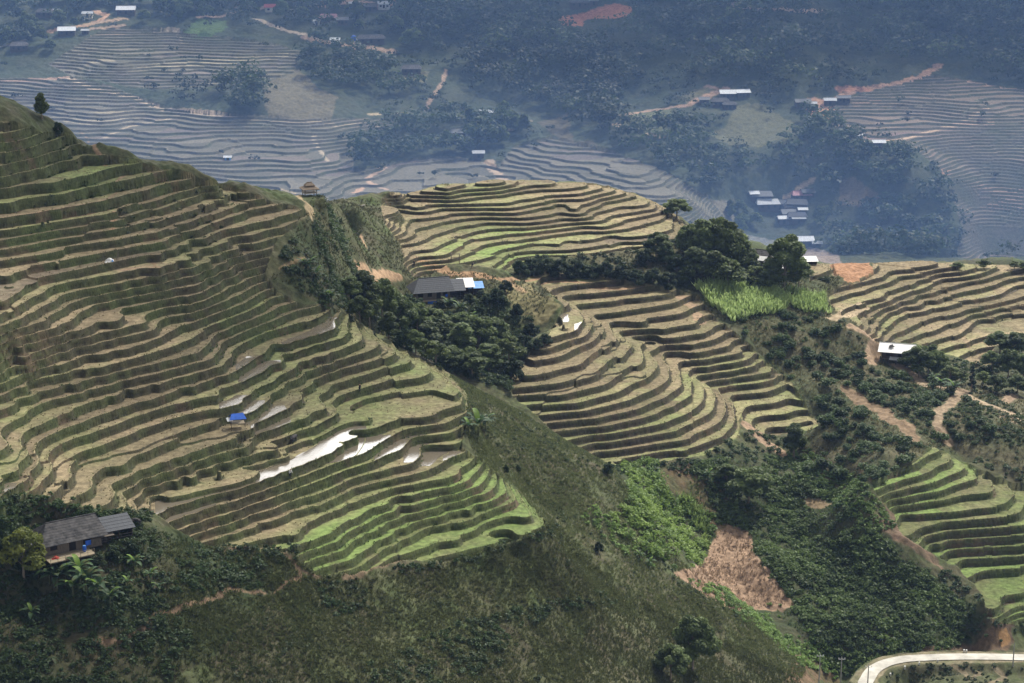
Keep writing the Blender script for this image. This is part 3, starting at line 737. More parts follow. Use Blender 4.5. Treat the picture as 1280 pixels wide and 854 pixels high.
# trodden paths and dirt roads
PATHS = [
 (1,[(430,230),(470,270),(500,310),(560,380)],1.0,(0.26,0.18,0.11),300),(1,[(660,420),(620,500),(610,545),(560,590),(480,612)],1.0,(0.22,0.16,0.10),300),(1,[(605,640),(600,765)],1.1,(0.30,0.19,0.11),300),
 (1,[(0,690),(200,660),(480,612)],1.2,(0.30,0.215,0.14),300),(2,[(640,145),(840,135)],1.6,(0.30,0.215,0.14),300),(2,[(800,60),(830,130)],1.0,(0.24,0.17,0.1),300),
 (4,[(610,235),(700,250),(800,330),(790,360)],1.1,(0.32,0.25,0.15),400),(4,[(1070,490),(1100,550)],0.5,(0.30,0.20,0.12),460),(4,[(640,670),(740,630),(780,620)],0.5,(0.24,0.18,0.10),400),
 (4,[(1050,660),(1150,690),(1280,700)],1.2,(0.34,0.23,0.14),440),
 ('E',[(360,380),(440,415),(480,440),(490,490),(460,570)],2.2,(0.31,0.225,0.15),430),('E',[(600,580),(700,640),(760,690),(900,710),(1080,790),(1200,830)],2.4,(0.30,0.23,0.155),400),('E',[(270,335),(330,300),(420,262)],3.5,(0.33,0.26,0.17),440),
 ('E',[(950,720),(930,760),(880,800)],1.8,(0.26,0.19,0.12),400),('F',[(960,40),(880,110),(820,150),(820,230),(880,320)],2.0,(0.24,0.18,0.12),390),
 ('F',[(340,30),(430,100),(520,140),(560,190),(640,220),(700,300)],3.0,(0.19,0.135,0.085),390),('F',[(140,640),(230,660)],2.0,(0.2,0.15,0.09),390),
 ('E',[(1000,450),(1100,420),(1280,405)],1.6,(0.30,0.24,0.145),430),('E',[(990,350),(950,400),(980,470)],1.2,(0.27,0.21,0.13),430),('E',[(1100,440),(1100,560)],1.4,(0.30,0.24,0.15),430),
 ('F',[(1180,95),(1230,65)],2.2,(0.26,0.19,0.13),400),
 (6,[(1280,680),(1100,745),(980,785)],1.2,(0.15,0.11,0.07),250),('t',[(1100,430),(1110,460),(1000,520),(830,500),(790,540),(660,580),(560,610),(540,650),(430,700),(330,690)],0.9,(0.16,0.11,0.07),200),
 ('t',[(830,370),(1000,330),(1100,430),(1180,465)],1.0,(0.14,0.10,0.065),250),
 ('C',[(110,40),(420,35),(700,70),(830,90)],1.4,(0.30,0.20,0.12),440),
 ('C',[(1090,130),(1140,180),(1170,250)],2.2,(0.32,0.22,0.14),440),('B',[(900,680),(960,720),(1010,800)],2.4,(0.30,0.215,0.14),440),
 ('G',[(900,770),(960,800),(1000,840)],1.6,(0.17,0.14,0.09),300),('G',[(1130,770),(1180,820),(1100,850)],1.6,(0.17,0.14,0.09),300),('G',[(1000,840),(1040,800)],1.4,(0.17,0.14,0.09),300),
 ('f1',[(350,408),(500,470),(650,505),(720,520),(860,575),(960,585),(1280,620)],2.6,(0.40,0.31,0.22),800),('f1',[(560,730),(700,665),(880,635),(980,595)],2.4,(0.34,0.28,0.20),800),
 ('f1',[(220,178),(300,160),(440,135),(540,115),(570,90),(500,60)],4.0,(0.42,0.26,0.16),800),('f1',[(450,130),(680,108)],2.6,(0.36,0.26,0.17),800),('f1',[(0,435),(200,425),(340,412)],4.0,(0.30,0.20,0.15),800),
 ('f1',[(490,155),(660,140)],3.0,(0.30,0.22,0.15),800),('f1',[(500,195),(650,182)],2.6,(0.30,0.22,0.15),800),('f1',[(790,168),(945,158)],2.4,(0.34,0.28,0.2),800),('f1',[(940,165),(975,225)],2.0,(0.3,0.25,0.18),800),
 ('f1',[(0,250),(60,235),(140,210)],2.4,(0.30,0.26,0.2),800),
 ('f1',[(1060,95),(1180,90),(1280,50),(1400,42)],4.0,(0.40,0.28,0.20),800),('f1',[(1360,108),(1430,130),(1560,180),(1690,205)],3.0,(0.42,0.34,0.25),800),
 ('f2',[(0,370),(200,383),(480,385),(520,420),(620,390),(740,420)],2.4,(0.32,0.26,0.18),800),('f2',[(405,460),(385,480),(430,550),(470,600)],2.0,(0.36,0.30,0.21),800),('f2',[(1100,130),(1080,190),(1010,280),(990,320)],2.0,(0.30,0.21,0.14),800),
 ('f2',[(690,350),(740,350)],2.2,(0.36,0.29,0.18),800),('f2',[(820,350),(895,347)],2.2,(0.36,0.29,0.18),800),
 ('f2',[(770,630),(680,690),(700,720),(780,750)],2.4,(0.40,0.28,0.20),800),('f2',[(650,740),(610,770)],3.0,(0.42,0.27,0.18),800),
 ('f4',[(0,360),(200,315),(340,300),(440,260),(540,215)],3.6,(0.32,0.21,0.14),800),('f4',[(1000,700),(930,755),(870,810)],3.0,(0.40,0.30,0.20),800),('f4',[(440,205),(500,215)],3.0,(0.34,0.22,0.15),800),
 ('f5',[(270,268),(400,215),(560,190),(740,155),(830,95)],3.6,(0.36,0.22,0.145),800),('f5',[(430,500),(650,470),(820,425),(910,405),(1080,320)],3.0,(0.40,0.29,0.20),800),('f5',[(980,180),(1100,205),(1280,225)],3.2,(0.32,0.21,0.15),800),
 ('f5',[(160,280),(210,310),(250,370)],6.0,(0.40,0.23,0.14),800),('f5',[(300,215),(430,215)],5.0,(0.38,0.19,0.12),800),('f5',[(390,297),(500,283)],4.0,(0.32,0.2,0.14),800),('f5',[(930,400),(1100,390)],5.0,(0.36,0.24,0.17),800),
 ('p',[(893,-2),(940,9),(1028,16)],4.5,(0.38,0.27,0.19),800),('f3',[(300,430),(340,480),(400,525)],4.0,(0.36,0.27,0.19),800),('f3',[(330,270),(430,265),(520,225)],2.4,(0.30,0.24,0.16),800),
 ('f3',[(210,250),(240,210),(310,195)],2.6,(0.38,0.24,0.16),800),
 ('f3',[(980,190),(1150,155),(1280,135)],2.6,(0.27,0.20,0.14),800),('f3',[(970,235),(1060,265)],3.4,(0.30,0.23,0.16),800),('f3',[(1160,290),(1230,310)],3.4,(0.30,0.23,0.16),800),
 ('p',[(380,48),(440,55),(445,60)],3.5,(0.36,0.25,0.17),800),('p',[(405,4),(440,4),(470,8),(490,6)],8.0,(0.36,0.23,0.16),800),('p',[(445,53),(470,62),(490,62)],5.0,(0.36,0.25,0.17),800),
]
for tg, pts, wd, colr, ym in PATHS:
    r_ = line_mask(tg, pts, wd, ym)
    if r_ is None: continue
    id_, d, zz, wl = r_
    dd = d + wd*0.25*noise(XG.ravel()[id_]/1.7, YG.ravel()[id_]/1.7, 160)
    if ym > 700: pass
    else: PATHM[id_[d < (wd/2+0.7 if ym > 320 else wd*0.3)]] = True; dd = dd*(0.78 if ym > 320 else 1.3)
    c = dd < wd/2
    COL.reshape(-1,3)[id_[c]] = np.array(colr, np.float32)*(1+0.18*n2.ravel()[id_[c]])[:,None]
COL *= (1 + 0.10*n3)[...,None]
COL = np.clip(COL, 0.01, 0.8)
rc = np.where(far[...,None], mix((0.095,0.088,0.066),(0.065,0.072,0.042),0.5+n1), riser).astype(np.float32)
def quad_mean(A): return 0.25*(A[:-1,:-1]+A[:-1,1:]+A[1:,1:]+A[1:,:-1])
FCOL = quad_mean(COL)
zz4 = np.stack([HF[:-1,:-1],HF[:-1,1:],HF[1:,1:],HF[1:,:-1]])
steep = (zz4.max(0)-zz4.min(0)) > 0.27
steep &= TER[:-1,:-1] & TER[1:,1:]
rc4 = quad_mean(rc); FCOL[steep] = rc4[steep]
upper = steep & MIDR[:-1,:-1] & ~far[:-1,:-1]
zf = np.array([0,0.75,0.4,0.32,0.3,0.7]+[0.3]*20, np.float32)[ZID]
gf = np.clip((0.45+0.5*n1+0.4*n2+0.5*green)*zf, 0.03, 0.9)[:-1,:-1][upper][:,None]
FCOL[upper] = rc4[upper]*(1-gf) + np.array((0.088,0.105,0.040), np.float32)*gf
COLL_W = []
used_w = np.zeros((NR,NC), bool)
WIDE[0] = False
for tg, po, _d in WATER:
    y0, y1 = (250, 470) if tg in (3,5,6,7) else (430, 600)
    a_ = pm(Z_(tg, po), y0, y1, False)
    core = a_ & TER & ~BND
    if core.sum() < 3: COLL_W.append(core); continue
    lv_, ct_ = np.unique(KLEV[core], return_counts=True); lv_ = lv_[ct_ >= 0.3*ct_.max()]
    grow = a_.copy()
    if tg in (3,5,6,7):
        up_ = 16 if (po[0] == (0,400) or po[0] == (20,478)) else 8
        for q in range(1, up_): grow |= np.roll(a_, q, 0) | np.roll(a_, -q, 0)
        for q in range(1, 4): grow |= np.roll(grow, q, 1) | np.roll(grow, -q, 1)
    m_ = grow & np.isin(KLEV, lv_) & TER & ~BND & ~used_w
    used_w |= m_; COLL_W.append(m_)
scn = bpy.context.scene
COLL = scn.collection
def tag(o, label=None, cat=None, group=None, kind=None):
    if label: o['label'] = label
    if cat: o['category'] = cat
    if group: o['group'] = group
    if kind: o['kind'] = kind
    return o
# ---------------------------------------------------------------- materials
def nodes_mat(name):
    m = bpy.data.materials.new(name); m.use_nodes = True
    nt = m.node_tree; nt.nodes.clear()
    out = nt.nodes.new('ShaderNodeOutputMaterial'); b = nt.nodes.new('ShaderNodeBsdfPrincipled')
    nt.links.new(b.outputs[0], out.inputs[0])
    return m, nt, b
def L(nt, a, b): nt.links.new(a, b)
def N(nt, kind, **kw):
    n_ = nt.nodes.new(kind)
    for k, v in kw.items():
        if k in n_.inputs: n_.inputs[k].default_value = v
        else: setattr(n_, k, v)
    return n_
def mat_attr(name, attr='Col', rough=0.95, spec=0.15, nscale=1.2, namt=0.5, bump=0.25, trans=0.0):
    m, nt, b = nodes_mat(name)
    at = N(nt, 'ShaderNodeAttribute', attribute_name=attr)
    tc = N(nt, 'ShaderNodeNewGeometry')
    nz = N(nt, 'ShaderNodeTexNoise', Scale=nscale, Detail=7.0, Roughness=0.75)
    L(nt, tc.outputs['Position'], nz.inputs['Vector'])
    mr = N(nt, 'ShaderNodeMapRange'); mr.inputs[1].default_value = 0.25; mr.inputs[2].default_value = 0.75
    mr.inputs[3].default_value = 1-namt; mr.inputs[4].default_value = 1+namt
    L(nt, nz.outputs[0], mr.inputs[0])
    mx = N(nt, 'ShaderNodeVectorMath', operation='SCALE')
    L(nt, at.outputs['Color'], mx.inputs[0]); L(nt, mr.outputs[0], mx.inputs['Scale'])
    L(nt, mx.outputs[0], b.inputs['Base Color'])
    b.inputs['Roughness'].default_value = rough; b.inputs['Specular IOR Level'].default_value = spec
    if bump:
        bp = N(nt, 'ShaderNodeBump', Strength=bump, Distance=0.3)
        L(nt, nz.outputs[0], bp.inputs['Height']); L(nt, bp.outputs[0], b.inputs['Normal'])
    return m
def mat_plain(name, c, rough=0.8, spec=0.3, var=0.25, scale=2.0, metal=0.0, bump=0.0, stretch=None, c2=None):
    m, nt, b = nodes_mat(name)
    tc = N(nt, 'ShaderNodeTexCoord')
    nz = N(nt, 'ShaderNodeTexNoise', Scale=scale, Detail=4.0, Roughness=0.6)
    if stretch:
        mp = N(nt, 'ShaderNodeMapping'); mp.inputs['Scale'].default_value = stretch
        L(nt, tc.outputs['Object'], mp.inputs['Vector']); L(nt, mp.outputs[0], nz.inputs['Vector'])
    else: L(nt, tc.outputs['Object'], nz.inputs['Vector'])
    cr = N(nt, 'ShaderNodeValToRGB')
    cr.color_ramp.elements[0].position = 0.3; cr.color_ramp.elements[1].position = 0.7
    d = c2 or tuple(q*(1-var) for q in c); e = c if c2 else tuple(min(1, q*(1+var*0.6)) for q in c)
    cr.color_ramp.elements[0].color = (*d, 1); cr.color_ramp.elements[1].color = (*e, 1)
    L(nt, nz.outputs[0], cr.inputs[0]); L(nt, cr.outputs[0], b.inputs['Base Color'])
    b.inputs['Roughness'].default_value = rough; b.inputs['Specular IOR Level'].default_value = spec; b.inputs['Metallic'].default_value = metal
    if bump:
        bp = N(nt, 'ShaderNodeBump', Strength=bump, Distance=0.1)
        L(nt, nz.outputs[0], bp.inputs['Height']); L(nt, bp.outputs[0], b.inputs['Normal'])
    return m
def np_mesh(name, verts, faces, mat, colr=None, parent=None, link=True):
    """verts (n,3), faces (m,k) index array, all faces with k corners"""
    me = bpy.data.meshes.new(name)
    nv, (nf, k) = len(verts), faces.shape
    me.vertices.add(nv); me.vertices.foreach_set('co', np.ascontiguousarray(verts, np.float32).ravel())
    me.loops.add(nf*k); me.loops.foreach_set('vertex_index', np.ascontiguousarray(faces, np.int32).ravel())
    me.polygons.add(nf)
    me.polygons.foreach_set('loop_start', np.arange(0, nf*k, k, dtype=np.int32))
    if colr is not None:
        dom = 'POINT' if len(colr) == nv else 'FACE'
        at = me.attributes.new('Col', 'FLOAT_COLOR', dom)
        cc = np.ones((len(colr),4), np.float32); cc[:,:3] = colr
        at.data.foreach_set('color', cc.ravel())
    me.update(calc_edges=True)
    if mat is not None: me.materials.append(mat)
    if not link: return me
    o = bpy.data.objects.new(name, me); COLL.objects.link(o)
    if parent: o.parent = parent
    return o
M_ground = mat_attr('ground_cover', nscale=0.9, namt=0.62, bump=0.6)
idx = np.arange(NR*NC, dtype=np.int32).reshape(NR,NC)
fa = np.stack([idx[:-1,:-1], idx[:-1,1:], idx[1:,1:], idx[1:,:-1]], -1).reshape(-1,4)
gv = np.stack([XV, YV, HF], -1).reshape(-1,3)
ground = np_mesh('ground', gv, fa, M_ground, FCOL.reshape(-1,3))
tag(ground, 'terraced hillsides and valley slopes of the whole landscape', kind='structure')
# flooded plots
mw, nt, b = nodes_mat('paddy_water')
b.inputs['Base Color'].default_value = (0.16,0.135,0.10,1); b.inputs['Roughness'].default_value = 0.06; b.inputs['IOR'].default_value = 1.6
b.inputs['Specular IOR Level'].default_value = 1.0
tc = N(nt,'ShaderNodeNewGeometry'); nz = N(nt,'ShaderNodeTexNoise', Scale=3.5, Detail=4.0)
bp = N(nt,'ShaderNodeBump', Strength=0.5, Distance=0.04); L(nt, tc.outputs['Position'], nz.inputs['Vector']); L(nt, nz.outputs[0], bp.inputs['Height']); L(nt, bp.outputs[0], b.inputs['Normal'])
LAST = []
for (tg, po, d_), m in zip(WATER, COLL_W):
    q = m[:-1,:-1] & m[:-1,1:] & m[1:,1:] & m[1:,:-1]
    f = fa.reshape(NR-1,NC-1,4)[q]
    if len(f) < 3: continue
    u_, inv = np.unique(f.ravel(), return_inverse=True)
    v = gv[u_].copy(); v[:,2] = ZLEV.ravel()[u_] + 0.035
    o = np_mesh('water', v, inv.reshape(-1,4).astype(np.int32), mw)
    tag(o, None, None, None, 'structure')
POND = {'a': [(444,256),(456,254.5),(457,256.5),(450,258)], 'b': [(459,259),(470,255.5),(490,254),(490,256),(476,259),(470,266),(464,267)]}
for kx, po in POND.items():
    pz = min(hit_near(u, v, 480)[2] for u, v in po[2:]) - CZ + 0.10
    pp = [pt_z(u, v, pz) for u, v in po]
    pv_ = np.array(pp + [np.mean(pp, 0)]); n_ = len(pp)
    tag(np_mesh('water', pv_, np.array([(i, (i+1) % n_, n_) for i in range(n_)])[:, ::-1] if False else np.array([((i+1) % n_, i, n_) for i in range(n_)]), mw), kind='structure')
# road surface on its bench
def ribbon(line, half, dz, a0=-1.0, a1=1.0):
    p = np.array(line); t = np.gradient(p[:,:2], axis=0); t /= np.linalg.norm(t, axis=1)[:,None]
    nrm = np.c_[-t[:,1], t[:,0]]
    rows_ = []
    for s in np.linspace(a0, a1, 7):
        rows_.append(np.c_[p[:,:2]+nrm*half*s, p[:,2]+dz])
    v = np.stack(rows_, 1).reshape(-1,3); n_ = len(p)
    ii = np.arange(n_*7).reshape(n_,7)
    return v, np.stack([ii[:-1,:-1], ii[:-1,1:], ii[1:,1:], ii[1:,:-1]], -1).reshape(-1,4)
M_road = mat_plain('concrete_road', (0.46,0.44,0.39), rough=0.9, var=0.34, scale=0.35, bump=0.1)
v, f = ribbon(ROAD, 1.45, 0.02)
tag(np_mesh('road', v, f, M_road), 'pale concrete road curving round the foot of the slope', kind='structure')
# ---------------------------------------------------------------- camera
cam = bpy.data.cameras.new('camera'); co = bpy.data.objects.new('camera', cam); COLL.objects.link(co)
co.location = (0,0,CZ); co.rotation_euler = (math.pi/2-PITCH, 0, 0)
cam.sensor_fit = 'HORIZONTAL'; cam.angle = math.radians(28.0); cam.clip_start = 1.0; cam.clip_end = 20000
scn.camera = co
# ---------------------------------------------------------------- daylight
SUN_EL, SUN_AZ = math.radians(52.0), math.radians(38.0)     # azimuth measured from +Y towards +X
w_ = bpy.data.worlds.new('World'); scn.world = w_; w_.use_nodes = True
nt = w_.node_tree; bg = nt.nodes['Background']
sk = nt.nodes.new('ShaderNodeTexSky'); sk.sky_type = 'NISHITA'; sk.sun_disc = False
sk.sun_elevation = SUN_EL; sk.sun_rotation = SUN_AZ; sk.air_density = 1.3; sk.dust_density = 4.0; sk.ozone_density = 1.0; sk.altitude = 900
# broken pale overcast, plus a bright patch added low ahead to whiten the water
tcw = nt.nodes.new('ShaderNodeTexCoord'); nrm_ = N(nt,'ShaderNodeVectorMath', operation='NORMALIZE'); L(nt, tcw.outputs['Generated'], nrm_.inputs[0])
nzw = N(nt,'ShaderNodeTexNoise', Scale=2.2, Detail=5.0, Roughness=0.55); mpw = N(nt,'ShaderNodeMapping'); mpw.inputs['Scale'].default_value = (1,1,2.2); L(nt, nrm_.outputs[0], mpw.inputs['Vector']); L(nt, mpw.outputs[0], nzw.inputs['Vector'])
cvr = N(nt,'ShaderNodeMapRange'); cvr.inputs[1].default_value = 0.36; cvr.inputs[2].default_value = 0.56; cvr.inputs[3].default_value = 0.65; cvr.inputs[4].default_value = 1.0; L(nt, nzw.outputs[0], cvr.inputs[0])
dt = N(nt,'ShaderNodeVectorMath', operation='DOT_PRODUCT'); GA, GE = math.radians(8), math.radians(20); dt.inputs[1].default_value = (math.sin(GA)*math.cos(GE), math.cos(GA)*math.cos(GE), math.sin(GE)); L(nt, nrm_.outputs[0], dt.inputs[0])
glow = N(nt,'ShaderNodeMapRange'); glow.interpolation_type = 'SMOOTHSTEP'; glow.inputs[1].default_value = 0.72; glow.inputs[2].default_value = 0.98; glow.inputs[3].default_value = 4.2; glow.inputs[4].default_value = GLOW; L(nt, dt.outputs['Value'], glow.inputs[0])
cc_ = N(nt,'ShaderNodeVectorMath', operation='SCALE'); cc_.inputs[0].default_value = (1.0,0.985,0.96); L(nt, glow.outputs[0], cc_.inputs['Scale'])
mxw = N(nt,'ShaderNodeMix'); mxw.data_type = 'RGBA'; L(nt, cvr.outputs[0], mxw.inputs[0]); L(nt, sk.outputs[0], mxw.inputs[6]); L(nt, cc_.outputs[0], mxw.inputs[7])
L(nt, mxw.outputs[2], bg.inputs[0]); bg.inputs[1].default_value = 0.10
sl = bpy.data.lights.new('sun', 'SUN'); so = bpy.data.objects.new('sun', sl); COLL.objects.link(so)
sl.energy = 4.5; sl.angle = math.radians(6.0); sl.color = (1.0,0.95,0.86)
sd = Vector((math.sin(SUN_AZ)*math.cos(SUN_EL), math.cos(SUN_AZ)*math.cos(SUN_EL), math.sin(SUN_EL)))
so.rotation_euler = sd.to_track_quat('Z','Y').to_euler()
# ---------------------------------------------------------------- valley haze
zmin = float(HF.min())-1.0
def box_obj(name, x0, x1, y0, y1, z0, z1, mat):
    v = np.array([(x,y,z) for z in (z0,z1) for y in (y0,y1) for x in (x0,x1)], float)
    f = np.array([(0,2,3,1),(4,5,7,6),(0,1,5,4),(2,6,7,3),(0,4,6,2),(1,3,7,5)])
    return np_mesh(name, v, f, mat)
mh = bpy.data.materials.new('haze'); mh.use_nodes = True; nt = mh.node_tree; nt.nodes.clear()
out = nt.nodes.new('ShaderNodeOutputMaterial'); pv = nt.nodes.new('ShaderNodeVolumePrincipled')
pv.inputs['Color'].default_value = (0.28,0.43,0.78,1); pv.inputs['Density'].default_value = HAZE_D; pv.inputs['Anisotropy'].default_value = 0.2
nt.links.new(pv.outputs[0], out.inputs['Volume'])
for dens_, top_, y0_ in ((SMOKE_D, 50.0, 640), (FAR_HAZE_D, 172.0, 655)):  # low valley smoke, then a taller box adding haze to the far side only
    ms_ = mh.copy(); ms_.name = 'smoke_haze'; pv2 = [q for q in ms_.node_tree.nodes if q.type == 'PRINCIPLED_VOLUME'][0]; pv2.inputs['Density'].default_value = dens_; pv2.inputs['Color'].default_value = (0.22,0.385,0.76,1)
    hz = box_obj('smoke_haze', -900-y0_*.1, 900+y0_*.1, y0_, 1900+y0_*.1, zmin-0.3-y0_*.0001, top_, ms_)
    tag(hz, 'bluish smoky haze added over the far valley', kind='stuff')
hz = box_obj('haze', -1200, 1200, -60, 2560, zmin, max(float(HF.max()), CZ)+40, mh)
tag(hz, 'blue haze filling the valley', kind='stuff')
vs = scn.view_settings
vs.view_transform = 'Standard'; vs.look = 'None'; vs.exposure = EXPO; vs.gamma = 1.0; vs.use_curve_mapping = False
scn.cycles.max_bounces = 6; scn.cycles.diffuse_bounces = 2; scn.cycles.glossy_bounces = 2; scn.cycles.transmission_bounces = 2; scn.cycles.volume_bounces = 1; scn.cycles.transparent_max_bounces = 4
scn.cycles.use_denoising = True
# ---------------------------------------------------------------- clouds added out of view to shade parts of the ground
mcl, nt, b = nodes_mat('shade_cloud'); b.inputs['Base Color'].default_value = (0.8,0.8,0.8,1); b.inputs['Roughness'].default_value = 1.0
def shade_cloud(px, py, pz, hgt, rx, ry, seed_):
    r_ = np.random.default_rng(seed_); t = hgt/math.sin(SUN_EL); c = np.array([px,py,pz]) + np.array(sd)*t
    V, F, o = [], [], 0
    for k in range(16):
        q = r_.normal(size=2)*0.42; rr = (0.30+0.25*r_.random())
        n_, m_ = 18, 10
        for j in range(m_+1):
            ph = math.pi*j/m_
            for i in range(n_):
                th = 2*math.pi*i/n_; w = 1+0.10*math.sin(5*th+k)*math.sin(4*ph+k)
                V.append((c[0]+rx*(q[0]+rr*w*math.sin(ph)*math.cos(th)), c[1]+ry*(q[1]+rr*w*math.sin(ph)*math.sin(th)), c[2]+max(-0.12,math.cos(ph)*w)*rr*min(rx,ry)*0.8))
        ii = np.arange(n_*(m_+1)).reshape(m_+1,n_)+o; nx = np.roll(ii,-1,1); F.append(np.stack([ii[:-1],ii[1:],nx[1:],nx[:-1]],-1).reshape(-1,4)); o += n_*(m_+1)
    tag(np_mesh('shade_cloud', np.array(V), np.concatenate(F), mcl), 'pale cloudlike mass added out of view to shade the ground', kind='structure')
shade_cloud(-112, 412, 112, 460, 74, 40, 3)
shade_cloud(-70, 250, 72, 460, 80, 30, 4)
shade_cloud(330, 1120, 55, 520, 400, 100, 5)
print('haze top', max(float(HF.max()), CZ)+40)
print('scene', round(time.time()-T0,1))
# ---------------------------------------------------------------- foliage
rng = np.random.default_rng(11)
def leaf_mat(name, nscale=2.5):
    m = bpy.data.materials.new(name); m.use_nodes = True; nt = m.node_tree; nt.nodes.clear()
    out = nt.nodes.new('ShaderNodeOutputMaterial')
    at = N(nt, 'ShaderNodeAttribute', attribute_name='Col')
    d = N(nt, 'ShaderNodeBsdfPrincipled'); d.inputs['Roughness'].default_value = 0.55; d.inputs['Specular IOR Level'].default_value = 0.25
    oi = N(nt, 'ShaderNodeObjectInfo'); mr = N(nt, 'ShaderNodeMapRange'); mr.inputs[3].default_value = 0.72; mr.inputs[4].default_value = 1.28
    L(nt, oi.outputs['Random'], mr.inputs[0])
    mx = N(nt, 'ShaderNodeVectorMath', operation='SCALE'); L(nt, at.outputs['Color'], mx.inputs[0]); L(nt, mr.outputs[0], mx.inputs['Scale'])
    t = N(nt, 'ShaderNodeBsdfTranslucent'); L(nt, mx.outputs[0], d.inputs['Base Color']); L(nt, mx.outputs[0], t.inputs['Color'])
    ms = N(nt, 'ShaderNodeMixShader'); ms.inputs[0].default_value = 0.45
    L(nt, d.outputs[0], ms.inputs[1]); L(nt, t.outputs[0], ms.inputs[2]); L(nt, ms.outputs[0], out.inputs[0])
    return m
M_leaf = leaf_mat('leaves')
M_bark = mat_plain('bark', (0.26,0.215,0.165), rough=0.95, var=0.35, scale=6, stretch=(1,1,0.3))
def unit(v): return v/np.maximum(np.linalg.norm(v, axis=-1, keepdims=True), 1e-6)
def rand_dirs(n): return unit(rng.normal(size=(n,3)))
def quads(c, nrm, size, aspect=1.6, droop=0.0):
    """little four-cornered leaves at points c facing nrm"""
    n = len(c)
    t = unit(np.cross(nrm, rand_dirs(n))); b = np.cross(nrm, t)
    s = np.asarray(size).reshape(-1,1)*np.ones((n,1))
    L_, W_ = s*aspect*0.5, s*0.5
    v = np.stack([c - t*L_, c + b*W_*0.9 + t*L_*0.1, c + t*L_ - np.array([0,0,1])*droop*s, c - b*W_*0.9 + t*L_*0.1], 1).reshape(-1,3)
    return v, np.arange(4*n).reshape(n,4)
def crown(blobs, n, size, cA, cB, flat=0.55, jitter=0.35, aspect=1.5):
    """leaf clumps over lobes: (x,y,z,rx,rz) each; returns verts, faces, colours"""
    bl = np.array(blobs, float)
    w = bl[:,3]**1.6; w /= w.sum()
    k = rng.choice(len(bl), n, p=w)
    d = rand_dirs(n); d[:,2] = np.where(d[:,2] < -0.35, -d[:,2], d[:,2])
    # second level: each lobe is broken into sprays
    sp = rand_dirs(len(bl)*14).reshape(len(bl),14,3)
    pick = sp[k, rng.integers(0,14,n)]
    d = unit(d*0.75 + pick*0.85)
    r = (0.62+0.42*rng.random(n)**0.7)[:,None]*(1+0.16*pick[:,2:3])
    c = bl[k,:3] + d*r*np.c_[bl[k,3], bl[k,3], bl[k,4]]
    nm = unit(d*0.6 + rand_dirs(n)*0.7 + np.array([0,0,flat]))
    v, f = quads(c, nm, size*(0.7+0.6*rng.random(n)), aspect)
    tl = np.clip(0.5 + 0.55*(rng.random(len(bl))-0.5)[k] + 0.5*(rng.random(n)-0.5) , 0, 1)[:,None]
    cl = np.array(cA)*(1-tl) + np.array(cB)*tl
    return v, f, np.repeat(cl, 4, 0)
def tubes(paths, sides=6):
    """tapered limbs: list of [(x,y,z,r),...]"""
    V, F, o = [], [], 0
    for p in paths:
        p = np.array(p, float); n = len(p)
        t = unit(np.gradient(p[:,:3], axis=0)); up = np.array([0.31,0.17,0.93]); a = unit(np.cross(t, up+np.array([0.2,0,0]))); b = np.cross(t, a)
        an = np.linspace(0, 2*math.pi, sides, endpoint=False)
        ring = p[:,None,:3] + p[:,None,3:4]*(a[:,None]*np.cos(an)[None,:,None] + b[:,None]*np.sin(an)[None,:,None])
        V.append(ring.reshape(-1,3)); ii = np.arange(n*sides).reshape(n,sides)+o; nx = np.roll(ii,-1,1)
        F.append(np.stack([ii[:-1],nx[:-1],nx[1:],ii[1:]],-1).reshape(-1,4)); o += n*sides
    return np.concatenate(V), np.concatenate(F)
def tree_meshes(name, H, R, nl, size, cA, cB, lobes=9, tall=False, bare=0.3, leaf_aspect=1.5):
    """unit of one tree: trunk with limbs, and crown; returns (trunk mesh, crown mesh)"""
    bl = []; limbs = []
    hb = H*bare
    lean = rng.normal(0, 0.03*H, 2)
    tr = [(0,0,-0.8,0.035*H),(0,0,0,0.028*H),(lean[0]*.4,lean[1]*.4,H*0.35,0.021*H),(lean[0],lean[1],H*0.72,0.010*H)]
    limbs.append(tr)
    for i in range(lobes):
        a = i*2.4 + rng.random()*0.8; q = (i+0.5)/lobes
        zc = hb + (H-hb)*(0.12+0.80*q)
        rr = R*(0.62*(1-q)**0.5+0.12) if not tall else R*(0.45*(1-q)**0.6+0.1)
        rad = R*(0.52-0.22*q)*(0.8+0.45*rng.random())
        x, y = rr*math.cos(a), rr*math.sin(a)
        bl.append((x+lean[0]*q, y+lean[1]*q, min(zc, H-rad*0.6), rad, rad*(0.62 if not tall else 0.85)))
        limbs.append([(lean[0]*.3,lean[1]*.3,hb*0.7+0.4*(zc-hb),0.010*H),(x*.5,y*.5,hb*0.3+0.7*zc,0.006*H),(x*.9,y*.9,zc,0.003*H)])
    v, f = tubes(limbs)
    tm = np_mesh('trunk', v, f, M_bark, link=False)
    v, f, c = crown(bl, nl, size, cA, cB, aspect=leaf_aspect)
    cm = np_mesh('crown', v, f, M_leaf, c, link=False)
    return tm, cm
DKG, MDG, LTG, YLG = (0.060,0.086,0.028), (0.145,0.195,0.060), (0.19,0.24,0.068), (0.20,0.22,0.035)
def empty(name, loc, rz=0.0, sc=1.0):
    o = bpy.data.objects.new(name, None); COLL.objects.link(o); o.location = loc; o.rotation_euler = (0,0,rz); o.scale = (sc,sc,sc) if np.isscalar(sc) else sc
    o.empty_display_size = 0.3
    return o
def child(name, me, parent):
    o = bpy.data.objects.new(name, me); COLL.objects.link(o); o.parent = parent
    return o
def depth_scale(p): return math.sqrt(p[0]**2+p[1]**2+(p[2]-CZ)**2)/FPX      # metres per photograph pixel at a point
